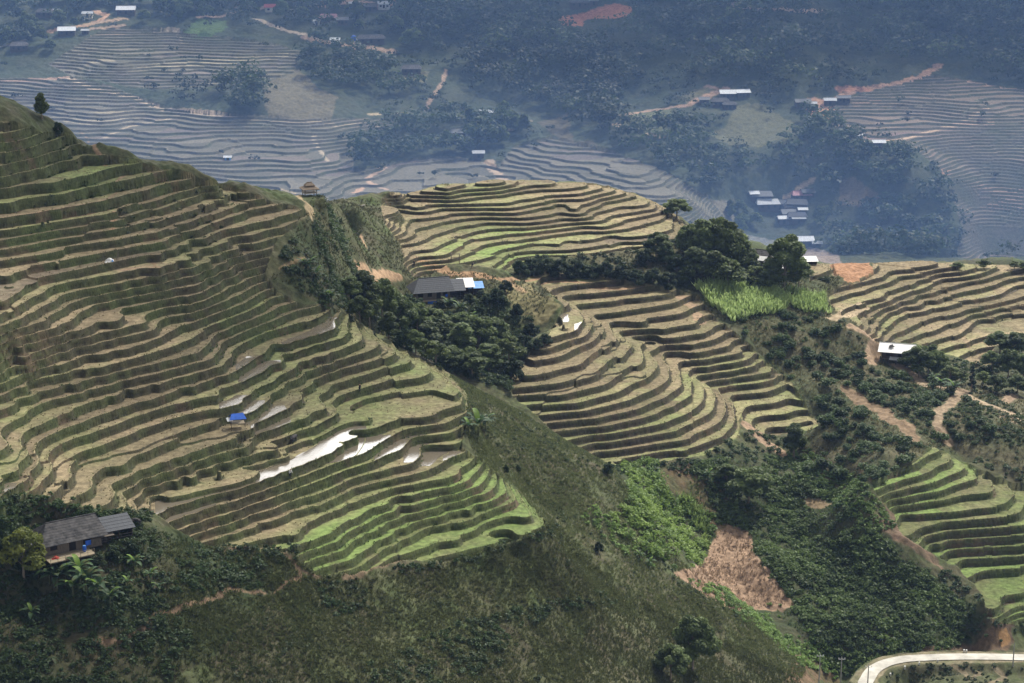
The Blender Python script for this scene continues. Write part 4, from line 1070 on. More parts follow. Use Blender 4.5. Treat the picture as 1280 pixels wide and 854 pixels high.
TREES = {
 'dense': [tree_meshes('t', 10, 4.6, 5200, 0.55, DKG, MDG, 11) for _ in range(3)],
 'loose': [tree_meshes('t', 10, 4.0, 2300, 0.58, (0.050,0.078,0.026), LTG, 10, False, 0.36) for _ in range(3)],
 'tall':  [tree_meshes('t', 10, 3.1, 3800, 0.50, DKG, MDG, 11, True, 0.22) for _ in range(2)],
 'slim':  [tree_meshes('t', 10, 1.4, 2000, 0.45, (0.018,0.034,0.016), (0.03,0.05,0.02), 9, True, 0.04)],
 'bush':  [tree_meshes('t', 4, 2.6, 2600, 0.34, (0.026,0.046,0.018), (0.055,0.085,0.030), 8, False, 0.06) for _ in range(3)],
 'yellow':[tree_meshes('t', 10, 4.2, 2600, 0.50, (0.09,0.12,0.025), YLG, 11, False, 0.32)],
}
TREE_H = {'dense':10,'loose':10,'tall':10,'slim':10,'bush':4,'yellow':10}
TREE_W = {'dense':9.5,'loose':8.6,'tall':6.4,'slim':3.0,'bush':6.0,'yellow':8.6}
TREE_COUNT = [0]
def place_tree(kind, u, v, h_px, w_px, label, group=None, ymin=280.0, name='tree', cat='tree', parts=True):
    p = hit_near(u, v, ymin)
    if p is None: return None
    s = depth_scale(p)
    var = TREES[kind]; tm, cm = var[TREE_COUNT[0] % len(var)]; TREE_COUNT[0] += 1
    sz = h_px*s/TREE_H[kind]; sx = w_px*s/TREE_W[kind]
    if parts:
        r = empty(name, (p[0],p[1],p[2]-0.15), rng.random()*6.28, (sx,sx,sz))
        child('trunk', tm, r); child('crown', cm, r)
    else:
        r = bpy.data.objects.new(name, cm); COLL.objects.link(r); r.location = (p[0],p[1],p[2]-0.15); r.rotation_euler = (0,0,rng.random()*6.28); r.scale = (sx,sx,sz)
    tag(r, label, cat, group)
    return r
WOODS = [(436,378,32,36),(455,392,52,44),(478,412,62,40),(462,408,44,34),(500,418,48,38),(492,398,34,34),(522,420,40,34),(515,404,26,30),(540,420,34,40),(535,440,38,36),(556,434,34,34),(560,412,22,30),(575,427,36,36),(578,450,46,42),(598,452,54,46),(590,434,40,36),(612,432,36,34),(622,448,48,40),(605,412,20,26),(545,456,30,34),(565,462,30,34),(610,466,36,40),(590,470,30,40),(636,455,36,34),(640,474,28,34),(655,442,24,28),(520,442,30,30),(505,434,26,26),(450,404,34,30),(486,424,34,30)]
for i, (u, v, h, w) in enumerate(WOODS):
    place_tree(('dense','tall','dense','loose')[i % 4] if h > 28 else 'bush', u, v, h*1.05, w*1.1, 'dark leafy tree in the wood on the slope below the dark-roofed farmhouse', 'trees of the wood below the farmhouse', 400)
for u, v, h, w in [(512,384,18,24),(524,388,16,22),(548,388,14,20),(566,384,14,18),(586,380,14,18),(602,374,12,16)]:
    place_tree('bush', u, v, h, w, 'leafy bush growing against the front of the middle farm buildings', 'bushes in front of the middle farm', 440, 'bush', 'bush')
for u, v, h, w in [(622,380,22,26),(608,380,14,20),(632,366,16,22),(646,396,18,18),(662,420,18,22),(682,430,14,20),(600,394,14,18),(672,436,14,18)]:
    place_tree('bush', u, v, h, w, 'low dark bush along the lower edge of the straw-coloured field', 'bushes along the straw field', 440, 'bush', 'bush')
place_tree('dense', 846, 272, 24, 36, 'single round tree at the end of the middle hill crest', None, 500)
GROVE = [(862,322,40,30),(880,332,56,42),(895,322,50,36),(905,336,60,44),(868,346,36,36),(920,328,38,30),(926,342,42,34),(890,354,40,40),(910,360,36,40),(870,328,30,30),(938,347,32,28),(945,360,28,34),(956,362,26,28),(922,306,20,26)]
for i, (u, v, h, w) in enumerate(GROVE):
    place_tree(('dense','tall','loose')[i % 3], u, v, h*1.05, w*1.1, 'dark tall tree in the grove at the right end of the middle hill', 'trees of the grove on the middle hill', 440)
place_tree('dense', 980, 362, 70, 56, 'largest dark tree right of the grove beside the white-gabled house', None, 440)
place_tree('dense', 966, 366, 36, 34, 'smaller dark tree at the left foot of the largest tree', None, 440)
place_tree('loose', 998, 362, 38, 34, 'smaller dark tree at the right foot of the largest tree', None, 440)
for u, v, h, w in [(820,324,34,38),(833,332,26,30),(806,332,22,28),(846,340,22,26),(858,354,24,28),(650,344,20,26),(664,342,20,28),(680,344,22,30),(700,346,22,30),(720,347,22,30),(740,348,20,30),(758,347,22,28),(776,350,20,28),(796,354,18,26),(816,354,20,28),(836,360,20,28)]:
    place_tree('bush' if v != 324 else 'dense', u, v, h, w, 'round dark bush in the thicket between the middle hill and the terraced spur', 'bushes of the thicket under the middle hill', 440, 'bush', 'bush')
for u, v, h, w in [(1148,472,40,40),(1160,470,40,34),(1172,472,34,30),(1138,464,28,26)]:
    place_tree('dense', u, v, h, w, 'dark tree in the clump right of the white-roofed house', 'trees beside the white-roofed house', 400)
place_tree('slim', 1214, 490, 36, 11, 'slim dark columnar tree right of the white-roofed house', None, 400)
for u, v, h, w in [(1187,480,24,26),(1200,482,20,22),(1228,482,18,20)]:
    place_tree('loose', u, v, h, w, 'light green bushy tree on the track right of the white-roofed house', 'bushy trees along the track', 400, 'bush', 'bush')
for u, v, h, w in [(1250,442,28,36),(1270,447,32,36),(1260,472,36,30),(1240,464,26,28),(1279,472,30,30),(1245,492,24,26),(1272,492,24,28)]:
    place_tree('dense', u, v, h, w, 'dark tree in the thicket at the right edge below the terraces', 'trees of the right edge thicket', 400)
for u, v, h, w in [(1230,336,13,20),(1196,336,9,16),(1268,337,11,16),(1279,337,11,18)]:
    place_tree('loose', u, v, h, w, 'small dark tree on the crest of the right hand terraces', 'small trees on the right crest', 460)
place_tree('tall', 992, 572, 44, 36, 'single bushy tree below the lowest terraces of the spur', None, 380)
place_tree('dense', 936, 632, 52, 56, 'broad dark round tree on the overgrown slope below the spur', None, 380)
place_tree('dense', 908, 606, 28, 32, 'smaller dark tree left of the broad round tree', None, 380)
place_tree('dense', 866, 838, 72, 54, 'tall dark tree at the bottom edge of the picture', None, 280)
place_tree('dense', 838, 852, 48, 46, 'lower dark tree left of the tall one at the bottom edge', None, 280)
place_tree('tall', 53, 149, 32, 22, 'lone dark tree standing on the skyline of the near hill', None, 380)
place_tree('bush', 73, 168, 16, 16, 'small round bush on the skyline below the lone tree', None, 380, 'bush', 'bush')
place_tree('yellow', 30, 726, 68, 56, 'yellow-green tree at the left corner of the lower farmhouse', None, 260)
for u, v, h, w in [(760,592,16,18),(748,690,14,14),(632,592,12,9),(648,588,8,8)]:
    place_tree('bush', u, v, h, w, 'small dark bush on the open right flank of the near hill', 'bushes on the open flank', 340, 'bush', 'bush')
for u, v, h, w in [(48,722,20,26),(66,714,15,20),(122,708,18,24),(142,700,18,24),(166,696,20,24),(20,700,24,28),(8,690,26,30)]:
    place_tree('bush', u, v, h, w, 'leafy bush crowding the walls of the lower farmhouse', 'bushes around the lower farmhouse', 260, 'bush', 'bush')
# banana plants: a stem of leaf sheaths and long arching blades
def banana(nleaf, lh, ll, seed_):
    r_ = np.random.default_rng(seed_)
    sv, sf = tubes([[(0,0,-0.4,0.16),(0.02,0,lh*0.5,0.13),(0.05,0.02,lh,0.08)]], 7)
    V, F, C, o = [], [], [], 0
    for i in range(nleaf):
        a = i*2.4+r_.random(); up = 1.15-0.85*(i/nleaf)+0.15*r_.random(); l = ll*(0.75+0.4*r_.random()); wv = 0.30*l/2
        n = 7; d = np.array([math.cos(a), math.sin(a), 0]); s = np.array([-math.sin(a), math.cos(a), 0])
        p = np.array([0.05,0.02,lh*0.95]); ang = up
        for j in range(n+1):
            q = j/n; wd = wv*(math.sin(math.pi*min(1,q*0.93+0.07))**0.6)*(1 if j else 0.25)
            V += [p - s*wd + np.array([0,0,wd*0.25]), p, p + s*wd + np.array([0,0,wd*0.25])]
            g = r_.random()*0.2; base = np.array((0.055,0.105,0.040)) if r_.random() > 0.1 else np.array((0.12,0.14,0.05))
            if i < 1: base = np.array((0.16,0.26,0.045))
            C += [base*(0.9+g)]*3
            p = p + (d*math.cos(ang) + np.array([0,0,1])*math.sin(ang))*l/n; ang -= (1.9/n)*(0.5+0.8*q)
        for j in range(n):
            b_ = o+3*j
            F += [(b_,b_+1,b_+4,b_+3),(b_+1,b_+2,b_+5,b_+4)]
        o += 3*(n+1)
    return (np_mesh('stem', sv, sf, M_stem, link=False), np_mesh('leaves', np.array(V), np.array(F), M_leaf, np.array(C), link=False))
M_stem = mat_plain('banana_stem', (0.10,0.11,0.05), var=0.3)
BAN = [banana(10, 2.2, 2.9, 5), banana(8, 1.8, 2.5, 6), banana(11, 2.6, 3.2, 7)]
def place_banana(u, v, h_px, label, group, ymin):
    p = hit(u, v, ymin)
    if p is None: return
    k = int(rng.integers(3)); s = h_px*depth_scale(p)/4.6
    r = empty('banana_plant', (p[0],p[1],p[2]-0.1), rng.random()*6.28, s)
    child('stem', BAN[k][0], r); child('leaves', BAN[k][1], r)
    tag(r, label, 'banana plant', group)
for u, v, h in [(72,742,40),(92,748,44),(108,742,42),(122,752,36),(100,728,40),(138,760,30),(82,730,34),(62,728,32)]:
    place_banana(u, v, h, 'banana plant with broad arching leaves in the clump below the lower farmhouse', 'banana plants below the lower farmhouse', 250)
for u, v, h in [(160,735,24),(198,742,26),(188,728,20),(40,776,26),(168,712,24)]:
    place_banana(u, v, h, 'dark broad-leaved banana plant among the undergrowth right of the clump', 'scattered banana plants below the lower farmhouse', 250)
for u, v, h in [(586,542,30),(598,546,34),(607,540,26)]:
    place_banana(u, v, h, 'banana plant at the edge of the big flat paddy on the ridge', 'banana plants at the flat paddy', 340)
for u, v, h in [(415,382,26),(408,374,20),(386,342,22),(378,336,18),(396,350,18),(622,384,18),(575,396,22),(560,388,18),(588,404,16)]:
    place_banana(u, v, h, 'banana plant with pale leaves on the bank between the near hill and the farmhouse', 'banana plants around the farmhouse bank', 380)
for u, v, h in [(1176,486,24),(1184,490,22),(1192,494,20),(1166,480,22),(800,700,20),(812,708,18),(885,600,18)]:
    place_banana(u, v, h, 'pale banana plant among bushes on the right hand slope', 'banana plants on the right slope', 360)
print('trees', round(time.time()-T0,1))
# ---------------------------------------------------------------- undergrowth: what nobody could count
AREA = (YG*DA*np.gradient(YROW)[:,None]).astype(np.float32)
def pick_points(mask, per_m2, clump=None, seed_=0):
    id_ = np.nonzero(mask.ravel())[0]
    if len(id_) == 0: return np.zeros((0,3))
    a = AREA.ravel()[id_]*np.sqrt(1+np.minimum(SLOPE.ravel()[id_],4)**2)
    if clump is not None:
        a = a*np.clip(clump[0] + clump[1]*noise(XG.ravel()[id_]/clump[2], YG.ravel()[id_]/clump[2], 300+seed_) + 0.6*clump[1]*noise(XG.ravel()[id_]/clump[2]*3, YG.ravel()[id_]/clump[2]*3, 301+seed_), 0, 3)
    n = int(a.sum()*per_m2)
    if n < 1: return np.zeros((0,3))
    k = rng.choice(id_, n, p=a/a.sum())
    x = XG.ravel()[k] + rng.normal(0, 0.2, n); y = YG.ravel()[k] + rng.normal(0, 0.2, n)
    return np.c_[x, y, sample(HF, x, y)]
def bushes(name, label, pts, r0, r1, nl, size, cA, cB, hz_=0.8, aspect=1.5, up=0.5):
    n = len(pts)
    if n == 0: return
    r = r0 + (r1-r0)*rng.random(n)**2
    tone = np.clip(0.5 + 0.65*noise(pts[:,0]/5.5, pts[:,1]/5.5, 450) + 0.7*(rng.random(n)-0.5), 0, 1)
    k = np.repeat(np.arange(n), nl)
    d = rand_dirs(n*nl); d[:,2] = abs(d[:,2])
    sp = rand_dirs(n*5).reshape(n,5,3); sp[:,:,2] = abs(sp[:,:,2])
    d = unit(d*0.8 + sp[k, rng.integers(0,5,n*nl)]*0.8)
    c = pts[k] + d*(r[k]*(0.55+0.5*rng.random(n*nl)))[:,None]*np.array([1,1,hz_])
    nm = unit(d*0.5 + rand_dirs(n*nl)*0.7 + np.array([0,0,up]))
    v, f = quads(c, nm, size*(0.6+0.8*rng.random(n*nl))*(0.7+0.3*r[k]/r1), aspect)
    t = np.clip(0.15+0.75*tone[k] + 0.4*(rng.random(n*nl)-0.5), 0, 1)[:,None]
    cl = np.array(cA)*(1-t)+np.array(cB)*t
    o = np_mesh(name, v, f, M_leaf, np.repeat(cl,4,0))
    tag(o, label, None, None, 'stuff')
    return o
def blades(name, label, pts, h, n_b, wid, cA, cB, spread=0.5):
    """tufts of narrow blades"""
    n = len(pts)
    if n == 0: return
    k = np.repeat(np.arange(n), n_b); m = n*n_b
    a = rng.random(m)*6.283; ln = h*(0.5+0.8*rng.random(m)); tilt = spread*(0.3+rng.random(m))
    d = np.c_[np.cos(a), np.sin(a), np.zeros(m)]; s = np.c_[-np.sin(a), np.cos(a), np.zeros(m)]
    b0 = pts[k] + d*0.08
    mid = b0 + d*(ln*0.35*tilt)[:,None] + np.array([0,0,1])*(ln*0.62)[:,None]
    tip = b0 + d*(ln*tilt)[:,None] + np.array([0,0,1])*(ln*(1.0-0.35*tilt))[:,None]
    w = (wid*(0.6+0.8*rng.random(m)))[:,None]
    v = np.stack([b0 - s*w*0.6, b0 + s*w*0.6, mid + s*w, tip, mid - s*w], 1).reshape(-1,3)
    i = np.arange(m)*5
    f = np.concatenate([np.stack([i, i+1, i+2, i+4], -1), np.stack([i+4, i+2, i+3, i+3], -1)])
    f4 = f[:m]; tri = np.stack([i+4, i+2, i+3], -1)
    f = np.concatenate([f4, np.stack([i+4,i+2,i+3,i+4],-1)])[:m]
    # two-faced blade: lower quad plus a tip quad folded from the same corners
    v = np.stack([b0 - s*w*0.6, b0 + s*w*0.6, tip + s*w*0.35, tip - s*w*0.35], 1).reshape(-1,3); f = np.arange(4*m).reshape(m,4)
    tone = rng.random(n); t = np.clip(0.8*tone[k] + 0.4*(rng.random(m)-0.3), 0, 1)[:,None]
    cl = np.array(cA)*(1-t)+np.array(cB)*t
    o = np_mesh(name, v, f, M_leaf, np.repeat(cl,4,0)); tag(o, label, None, None, 'stuff')
    return o
NEAR = (YG < 640)
U_DK, U_MD, U_LT = (0.042,0.064,0.021), (0.045,0.078,0.026), (0.075,0.125,0.035)
rfull = np.full(NR*NC, 99.0, np.float32); rfull[ridx] = rd
WIDE[0] = True; BAREM = pm(Z_('H', BAREP), 350, 450); WIDE[0] = False
noT = ~TER & ~BAREM & (rfull.reshape(NR,NC) > 3.4) & ~PATHM.reshape(NR,NC)
c_wild = noT & (np.hypot(XG-hit(84,690)[0], YG-hit(84,690)[1]) > 6.5)
z_left = pm([(-30,655),(60,650),(200,668),(250,690),(330,700),(330,730),(200,745),(240,800),(200,870),(-30,870)],230,345) & c_wild
bushes('undergrowth', 'dark green undergrowth around and below the lower farmhouse', pick_points(z_left, 1.2, (1.0,1.0,9), 1), 0.4, 1.3, 34, 0.36, U_DK, (0.05,0.085,0.028))
bushes('undergrowth', 'dense green scrub on the hollow slope below the spur', pick_points(pm([(850,580),(900,575),(925,560),(1010,580),(1040,610),(1130,700),(1230,775),(1200,805),(1060,850),(1040,835),(985,755),(900,660),(880,600)],360,480)&noT, 1.2, (0.75,1.1,9), 2), 0.5, 1.7, 44, 0.42, U_DK, (0.115,0.17,0.050))
bushes('undergrowth', 'bright green leafy thicket in the gully left of the bare slope', pick_points(~BAREM & pm(Z_('H',[(150,80),(330,60),(390,200),(400,250),(520,290),(640,330),(660,440),(560,650),(440,650),(240,540),(100,420),(110,320),(210,330),(200,200)]),350,470), 0.55, (1.0,0.8,7), 3), 0.6, 2.0, 60, 0.42, (0.075,0.135,0.034), (0.27,0.38,0.085), 1.0)
bushes('undergrowth', 'bright green scrub along the foot of the bare slope', pick_points(pm([(985,755),(1000,770),(1060,830),(1050,854),(1000,830),(930,775),(880,740),(790,700),(720,640),(740,630),(850,720)],330,430), 0.7, (0.7,1.2,8), 4), 0.4, 1.2, 34, 0.36, (0.07,0.12,0.035), (0.18,0.27,0.07))
bushes('undergrowth', 'bright green creeper along the sharp ridge right of the gully', pick_points(pm([(985,560),(1018,566),(1088,612),(1120,655),(1106,664),(1050,637),(1000,602)],370,480), 1.6, None, 5), 0.4, 1.0, 34, 0.36, (0.10,0.18,0.05), (0.22,0.32,0.09))
bushes('undergrowth', 'dark scrub on the banks around the farmhouse wood', pick_points(pm([(395,262),(420,258),(440,290),(450,340),(500,350),(520,380),(600,385),(640,370),(690,430),(640,490),(560,465),(480,420),(420,390),(345,350),(360,300),(390,285)],380,545)&noT&(np.hypot(XG-hit(545,376)[0],YG-hit(545,376)[1])>9), 0.8, (0.6,1.2,9), 6), 0.5, 1.6, 36, 0.42, U_DK, (0.06,0.095,0.034))
bushes('undergrowth', 'dark thicket between the middle hill and the terraced spur', pick_points(pm([(625,325),(700,315),(790,310),(850,300),(900,275),(940,320),(990,335),(1040,345),(1040,362),(870,362),(740,348),(640,350)],440,620)&noT, 0.7, (0.6,1.1,9), 7), 0.5, 1.7, 38, 0.45, U_DK, (0.055,0.085,0.032))
bushes('undergrowth', 'scrub along the bank under the lowest terraces of the spur', pick_points(pm([(760,580),(880,566),(930,535),(1020,560),(1010,590),(930,580),(880,590),(780,600)],380,500)&noT, 0.55, (0.8,0.9,7), 8), 0.4, 1.3, 36, 0.38, U_DK, (0.06,0.105,0.034))
bushes('undergrowth', 'low scrub on the open right flank of the near hill', pick_points(pm([(560,468),(640,508),(770,592),(850,700),(960,790),(900,770),(760,700),(690,640),(640,590),(585,510)],300,430)&noT, 0.4, (0.35,1.2,7), 9), 0.25, 0.7, 26, 0.28, (0.045,0.065,0.026), (0.085,0.125,0.045))
bushes('undergrowth', 'dark green hedge on the bank behind the lower farmhouse', pick_points(pm([(-30,618),(60,618),(110,624),(165,632),(192,645),(175,664),(120,658),(60,668),(-30,676)],230,345)&(RIS|noT|(SLOPE>0.9)), 2.6, None, 18), 0.4, 1.0, 40, 0.34, U_DK, (0.06,0.105,0.03))
bushes('undergrowth', 'line of dark scrub along the old field edge at the bottom', pick_points(pm([(400,870),(480,815),(560,785),(640,760),(700,748),(760,742),(780,755),(700,765),(640,785),(630,830),(560,870)],260,380), 0.8, (0.7,1.2,5), 10), 0.4, 1.2, 34, 0.34, U_DK, (0.055,0.095,0.03))
bushes('undergrowth', 'patches of dark scrub on the brown slope below the near terraces', pick_points(pm([(200,680),(340,690),(440,720),(560,705),(690,660),(780,740),(880,860),(300,870),(200,800)],240,400)&noT, 0.18, (0.15,1.3,8), 11), 0.25, 0.9, 26, 0.28, U_DK, (0.06,0.085,0.032))
for i,(u,v,n_) in enumerate([(418,745,10),(430,755,8),(345,690,8),(320,695,8),(285,690,6),(560,690,5),(600,696,5)]):
    pass
bushes('undergrowth', 'dark leafy clumps at the foot of the near terraces', pick_points(pm([(255,682),(370,672),(372,700),(300,705)],280,345) | pm([(395,725),(445,725),(460,760),(410,775)],270,345) | pm([(470,712),(560,702),(700,655),(690,668),(600,700),(500,722)],300,400), 0.9, None, 12), 0.4, 1.0, 34, 0.32, U_DK, (0.055,0.10,0.03))
bushes('undergrowth', 'scrub in the valley at the right edge above the road', pick_points(pm([(1120,470),(1180,500),(1300,520),(1300,610),(1260,600),(1180,562),(1130,560)],420,500)&noT, 0.6, (0.6,1.0,5), 13), 0.4, 1.2, 34, 0.38, U_DK, (0.055,0.085,0.03))
bushes('undergrowth', 'scrub between the right hand terraces and the white-roofed house', pick_points(pm([(1035,375),(1060,398),(1110,430),(1185,445),(1220,455),(1300,425),(1300,520),(1200,500),(1130,470),(1060,420)],440,560)&noT, 0.5, (0.4,1.2,7), 14), 0.4, 1.3, 34, 0.4, U_DK, (0.06,0.095,0.034))
bushes('undergrowth', 'scrub on the slope under the road edge', pick_points(pm([(1105,850),(1130,840),(1180,834),(1300,832),(1300,880),(1090,880)],300,400)&noT, 0.8, (0.7,1.0,6), 15), 0.3, 0.8, 30, 0.3, U_DK, (0.06,0.09,0.03))
bushes('undergrowth', 'scrub at the foot of the valley terraces beside the road', pick_points(pm([(1150,690),(1228,745),(1300,780),(1300,800),(1200,800),(1140,720)],370,450)&noT, 0.4, (0.7,1.1,6), 16), 0.4, 1.3, 34, 0.4, U_DK, (0.05,0.085,0.03))
bushes('undergrowth', 'low bushes on the weedy banks of the upper terraces', pick_points(pm([(-30,120),(90,150),(200,205),(300,235),(330,300),(200,300),(0,300),(-30,300)],330,450)&RIS, 0.35, (0.2,1.4,6), 17), 0.25, 0.7, 26, 0.3, U_DK, (0.055,0.085,0.03))
# maize and cane
def tall_crop(label, mask, per, h, cA, cB):
    pts = pick_points(mask, per)
    blades('crop', label, pts, h, 9, 0.22, cA, cB, 0.6)
tall_crop('pale green standing maize below the grove', pm([(868,362),(900,358),(960,366),(985,372),(980,392),(940,396),(915,402),(890,385)],440,560), 2.0, 2.6, (0.24,0.33,0.11), (0.44,0.54,0.24))
tall_crop('pale green maize strip left of the right hand terraces', pm([(985,365),(1030,372),(1040,392),(1010,392),(990,385)],440,580), 1.4, 2.4, (0.20,0.28,0.09), (0.38,0.48,0.20))
tall_crop('yellow green cane in the gully below the spur', pm([(840,625),(862,625),(885,650),(885,690),(865,650)],380,470), 1.2, 2.0, (0.11,0.17,0.05), (0.22,0.28,0.09))
# grass on banks and slopes
def banks(zone_mask, per, h, nb, label, cA, cB):
    pts = pick_points(zone_mask, per, (0.9,0.6,6), 21)
    blades('grass', label, pts, h, nb, 0.11, cA, cB, 0.7)
gsel = green
banks(RIS & NEAR & (gsel > 0.35), 1.5, 0.28, 5, 'green grass hanging on the terrace banks', (0.040,0.066,0.022), (0.085,0.135,0.038))
banks(RIS & NEAR & (gsel <= 0.35), 1.1, 0.26, 5, 'dry weeds and grass on the terrace banks', (0.040,0.050,0.022), (0.11,0.105,0.045))
banks(BND & NEAR, 1.4, 0.18, 4, 'grass along the rims of the paddies', (0.075,0.095,0.034), (0.21,0.19,0.095))
banks(TER & ~RIS & ~BND & NEAR & ~used_w & (gsel < 0.6), 0.25, 0.18, 4, 'straw and stubble left on the harvested treads', (0.16,0.13,0.07), (0.34,0.28,0.17))
banks(noT & NEAR & pm([(200,680),(340,690),(440,720),(560,705),(690,650),(780,740),(1000,850),(1000,880),(200,880)],230,400), 9.0, 0.42, 5, 'rough dry grass on the slope below the near terraces', (0.066,0.080,0.033), (0.118,0.128,0.052))
banks(noT & NEAR & pm([(540,440),(640,505),(770,590),(850,700),(1010,830),(1000,850),(940,830),(760,760),(680,650),(600,580),(565,500)],300,430), 9.0, 0.42, 5, 'pale grass on the open right flank of the near hill', (0.075,0.095,0.038), (0.15,0.165,0.072))
# ---------------------------------------------------------------- shrubs set out on the plantation slope
SHRUB = []
for i in range(4):
    bl = [(rng.normal(0,0.35), rng.normal(0,0.35), 0.55+0.35*rng.random(), 0.55+0.25*rng.random(), 0.5) for _ in range(5)]
    v, f, c = crown(bl, 260, 0.30, (0.036,0.062,0.024), (0.085,0.13,0.042), 0.5)
    tv_, tf_ = tubes([[(0,0,-0.3,0.05),(0.03,0,0.3,0.04),(0.05,0.02,0.8,0.02)]], 5)
    SHRUB.append((np_mesh('stem', tv_, tf_, M_bark, link=False), np_mesh('leaves', v, f, M_leaf, c, link=False)))
smask = pm([(905,390),(960,395),(1040,395),(1060,420),(1095,450),(1120,470),(1160,480),(1250,520),(1240,560),(1180,550),(1130,590),(1060,605),(1010,590),(1030,550),(1020,520),(990,475),(960,450),(930,420)],400,540) & noT
sp_ = pick_points(smask, 0.20, (0.7,1.1,9), 30)
rng.shuffle(sp_)
for i, p in enumerate(sp_[:290]):
    m_ = SHRUB[i % 4]; s = 0.75+0.9*rng.random()**1.5
    r = empty('shrub', (p[0],p[1],p[2]-0.1), rng.random()*6.28, s)
    child('stem', m_[0], r); child('leaves', m_[1], r)
    tag(r, 'rounded dark shrub planted on the slope between spur and white-roofed house', 'shrub', 'shrubs on the plantation slope')
bushes('undergrowth', 'further low shrubs on the plantation slope', pick_points(smask, 0.11, (0.6,1.1,9), 31), 0.4, 1.1, 34, 0.34, (0.036,0.062,0.024), (0.085,0.13,0.042))
print('undergrowth', round(time.time()-T0,1), len(sp_))
# ---------------------------------------------------------------- far woods
def far_forest(label, pts, h0, h1, nl, size, cA, cB):
    n = len(pts)
    if n == 0: return
    h = h0+(h1-h0)*rng.random(n)**1.5
    tone = np.clip(0.45+0.5*noise(pts[:,0]/28, pts[:,1]/28, 400)+0.7*(rng.random(n)-0.5),0,1)
    k = np.repeat(np.arange(n), nl); m = n*nl
    d = rand_dirs(m); d[:,2] = abs(d[:,2])
    lob = rng.normal(0,0.30,(n,5,3)); lob[:,:,2] = 0.15*lob[:,:,2]
    j = rng.integers(0,5,m)
    c = pts[k] + (np.array([0,0,0.55])+lob[k,j])*h[k,None] + d*(h[k]*(0.24+0.10*rng.random(m)))[:,None]*np.array([1,1,1.15])
    nm = unit(d*0.6 + rand_dirs(m)*0.6 + np.array([0,0,0.4]))
    v, f = quads(c, nm, size*(0.6+0.8*rng.random(m))*(0.6+0.5*h[k]/h1), 1.4)
    t = np.clip(tone[k]+0.4*(rng.random(m)-0.5),0,1)[:,None]
    o = np_mesh('forest', v, f, M_leaf, np.repeat(np.array(cA)*(1-t)+np.array(cB)*t,4,0)); tag(o, label, None, None, 'stuff')
FA = YG > 760
YARD = np.zeros((NR,NC), bool)      # open yards: no trees on the house plots or right in front of them
for u, v, l_ in [(158,17,11.0),(84,43,10.0),(107,42,4.0),(57,20,10.0),(70,17,4.0),(24,62,10.0),(110,22,6.0),(343,14,11.5),(411,27,11.0),(428,30,7.0),(396,31,3.5),(419,55,5.0),(464,53,16.0),(452,55,5.0),(514,91,11.0),(443,10,6.0),(463,13,8.0),(480,10,7.0),(608,146,7.0),(574,171,9.0),(598,197,5.5),(724,8,12.0),(742,6,5.0),(909,122,8.0),(928,121,7.0),(900,132,9.0),(912,136,7.0),(880,130,5.0),(1003,133,8.0),(1015,135,4.0),(1037,131,6.0),(1054,128,7.0),(1098,184,6.0),(1076,173,2.5),(285,200,3.0),(1003,308,9.5),(1021,308,4.0),(442,50,3),(608,146,7.0),(574,171,9.0),(909,122,8.0),(928,121,7.0),(900,132,9.0),(912,136,7.0),(880,130,5.0),(1003,133,8.0),(1015,135,4.0),(1037,131,6.0),(1054,128,7.0),(1098,184,6.0),(952,250,10.0),(942,248,4.0),(959,260,11.0),(975,260,7.0),(1001,249,9.0),(1009,246,6.0),(996,260,10.0),(990,264,8.0),(996,276,9.0),(985,272,7.0),(979,279,5.0),(998,279,6.0),(1003,268,4.0),(1021,308,4.0)]:
    p = hit(u, v, 780)
    dx_, dy_ = abs(XG-p[0]), YG-p[1]
    YARD |= (dx_ < l_*0.5+2.5) & (dy_ > -(16 if l_ > 6 else 10)) & (dy_ < l_*0.4+3)
YARD |= pm([(692,0),(800,-6),(800,44),(692,46)], 780, 1330)
fieldy = (COL[:,:,0] > 0.09)
def fmask(*polys):
    m = np.zeros((NR,NC), bool)
    for p in polys: m |= pm(p, 780, 1330)
    return m & noT & ~fieldy & ~YARD
def far_trees(poly, n, label, group, h0, h1):
    pts = pick_points(pm(poly, 780, 1330) & ~RIS & ~YARD, 0.05); rng.shuffle(pts)
    for p in pts[:n]:
        kd = ('dense','loose','tall')[int(rng.integers(3))]; var = TREES[kd]; cm = var[int(rng.integers(len(var)))][1]; h = h0+(h1-h0)*rng.random()
        o = bpy.data.objects.new('tree', cm); COLL.objects.link(o); o.location = (p[0],p[1],p[2]-0.3); o.rotation_euler = (0,0,rng.random()*6.28); o.scale = (h/10*(0.8+0.4*rng.random()),)*2+(h/10,)
        tag(o, label, 'tree', group)
far_trees([(0,0),(150,0),(230,10),(330,0),(500,0),(520,60),(470,75),(420,40),(300,20),(180,36),(100,30),(60,70),(0,80)], 70, 'dark tree standing among the houses of the far village', 'trees of the far village', 6, 12)
far_trees([(905,268),(938,258),(946,285),(925,294)], 9, 'dark green tree at the left side of the valley hamlet', 'trees left of the valley hamlet', 4, 7)
far_trees([(1014,246),(1040,255),(1030,296),(1010,290)], 9, 'dark green tree at the right side of the valley hamlet', 'trees right of the valley hamlet', 4, 7)
far_trees([(560,150),(650,140),(660,180),(600,196),(540,190)], 22, 'dark tree standing near the grey-roofed houses in the middle distance', 'trees of the middle distance', 6, 11)
FD1, FD2 = (0.015,0.027,0.013), (0.060,0.088,0.030)
far_forest('dark forest over the upper far slope', pick_points(fmask([(500,25),(560,-40),(1320,-40),(1320,106),(1150,92),(1060,108),(1000,118),(870,112),(790,60),(740,45),(690,100),(640,120),(600,90),(520,60)]), 0.019, (0.9,0.8,60), 60), 6, 17, 100, 1.3, FD1, FD2)
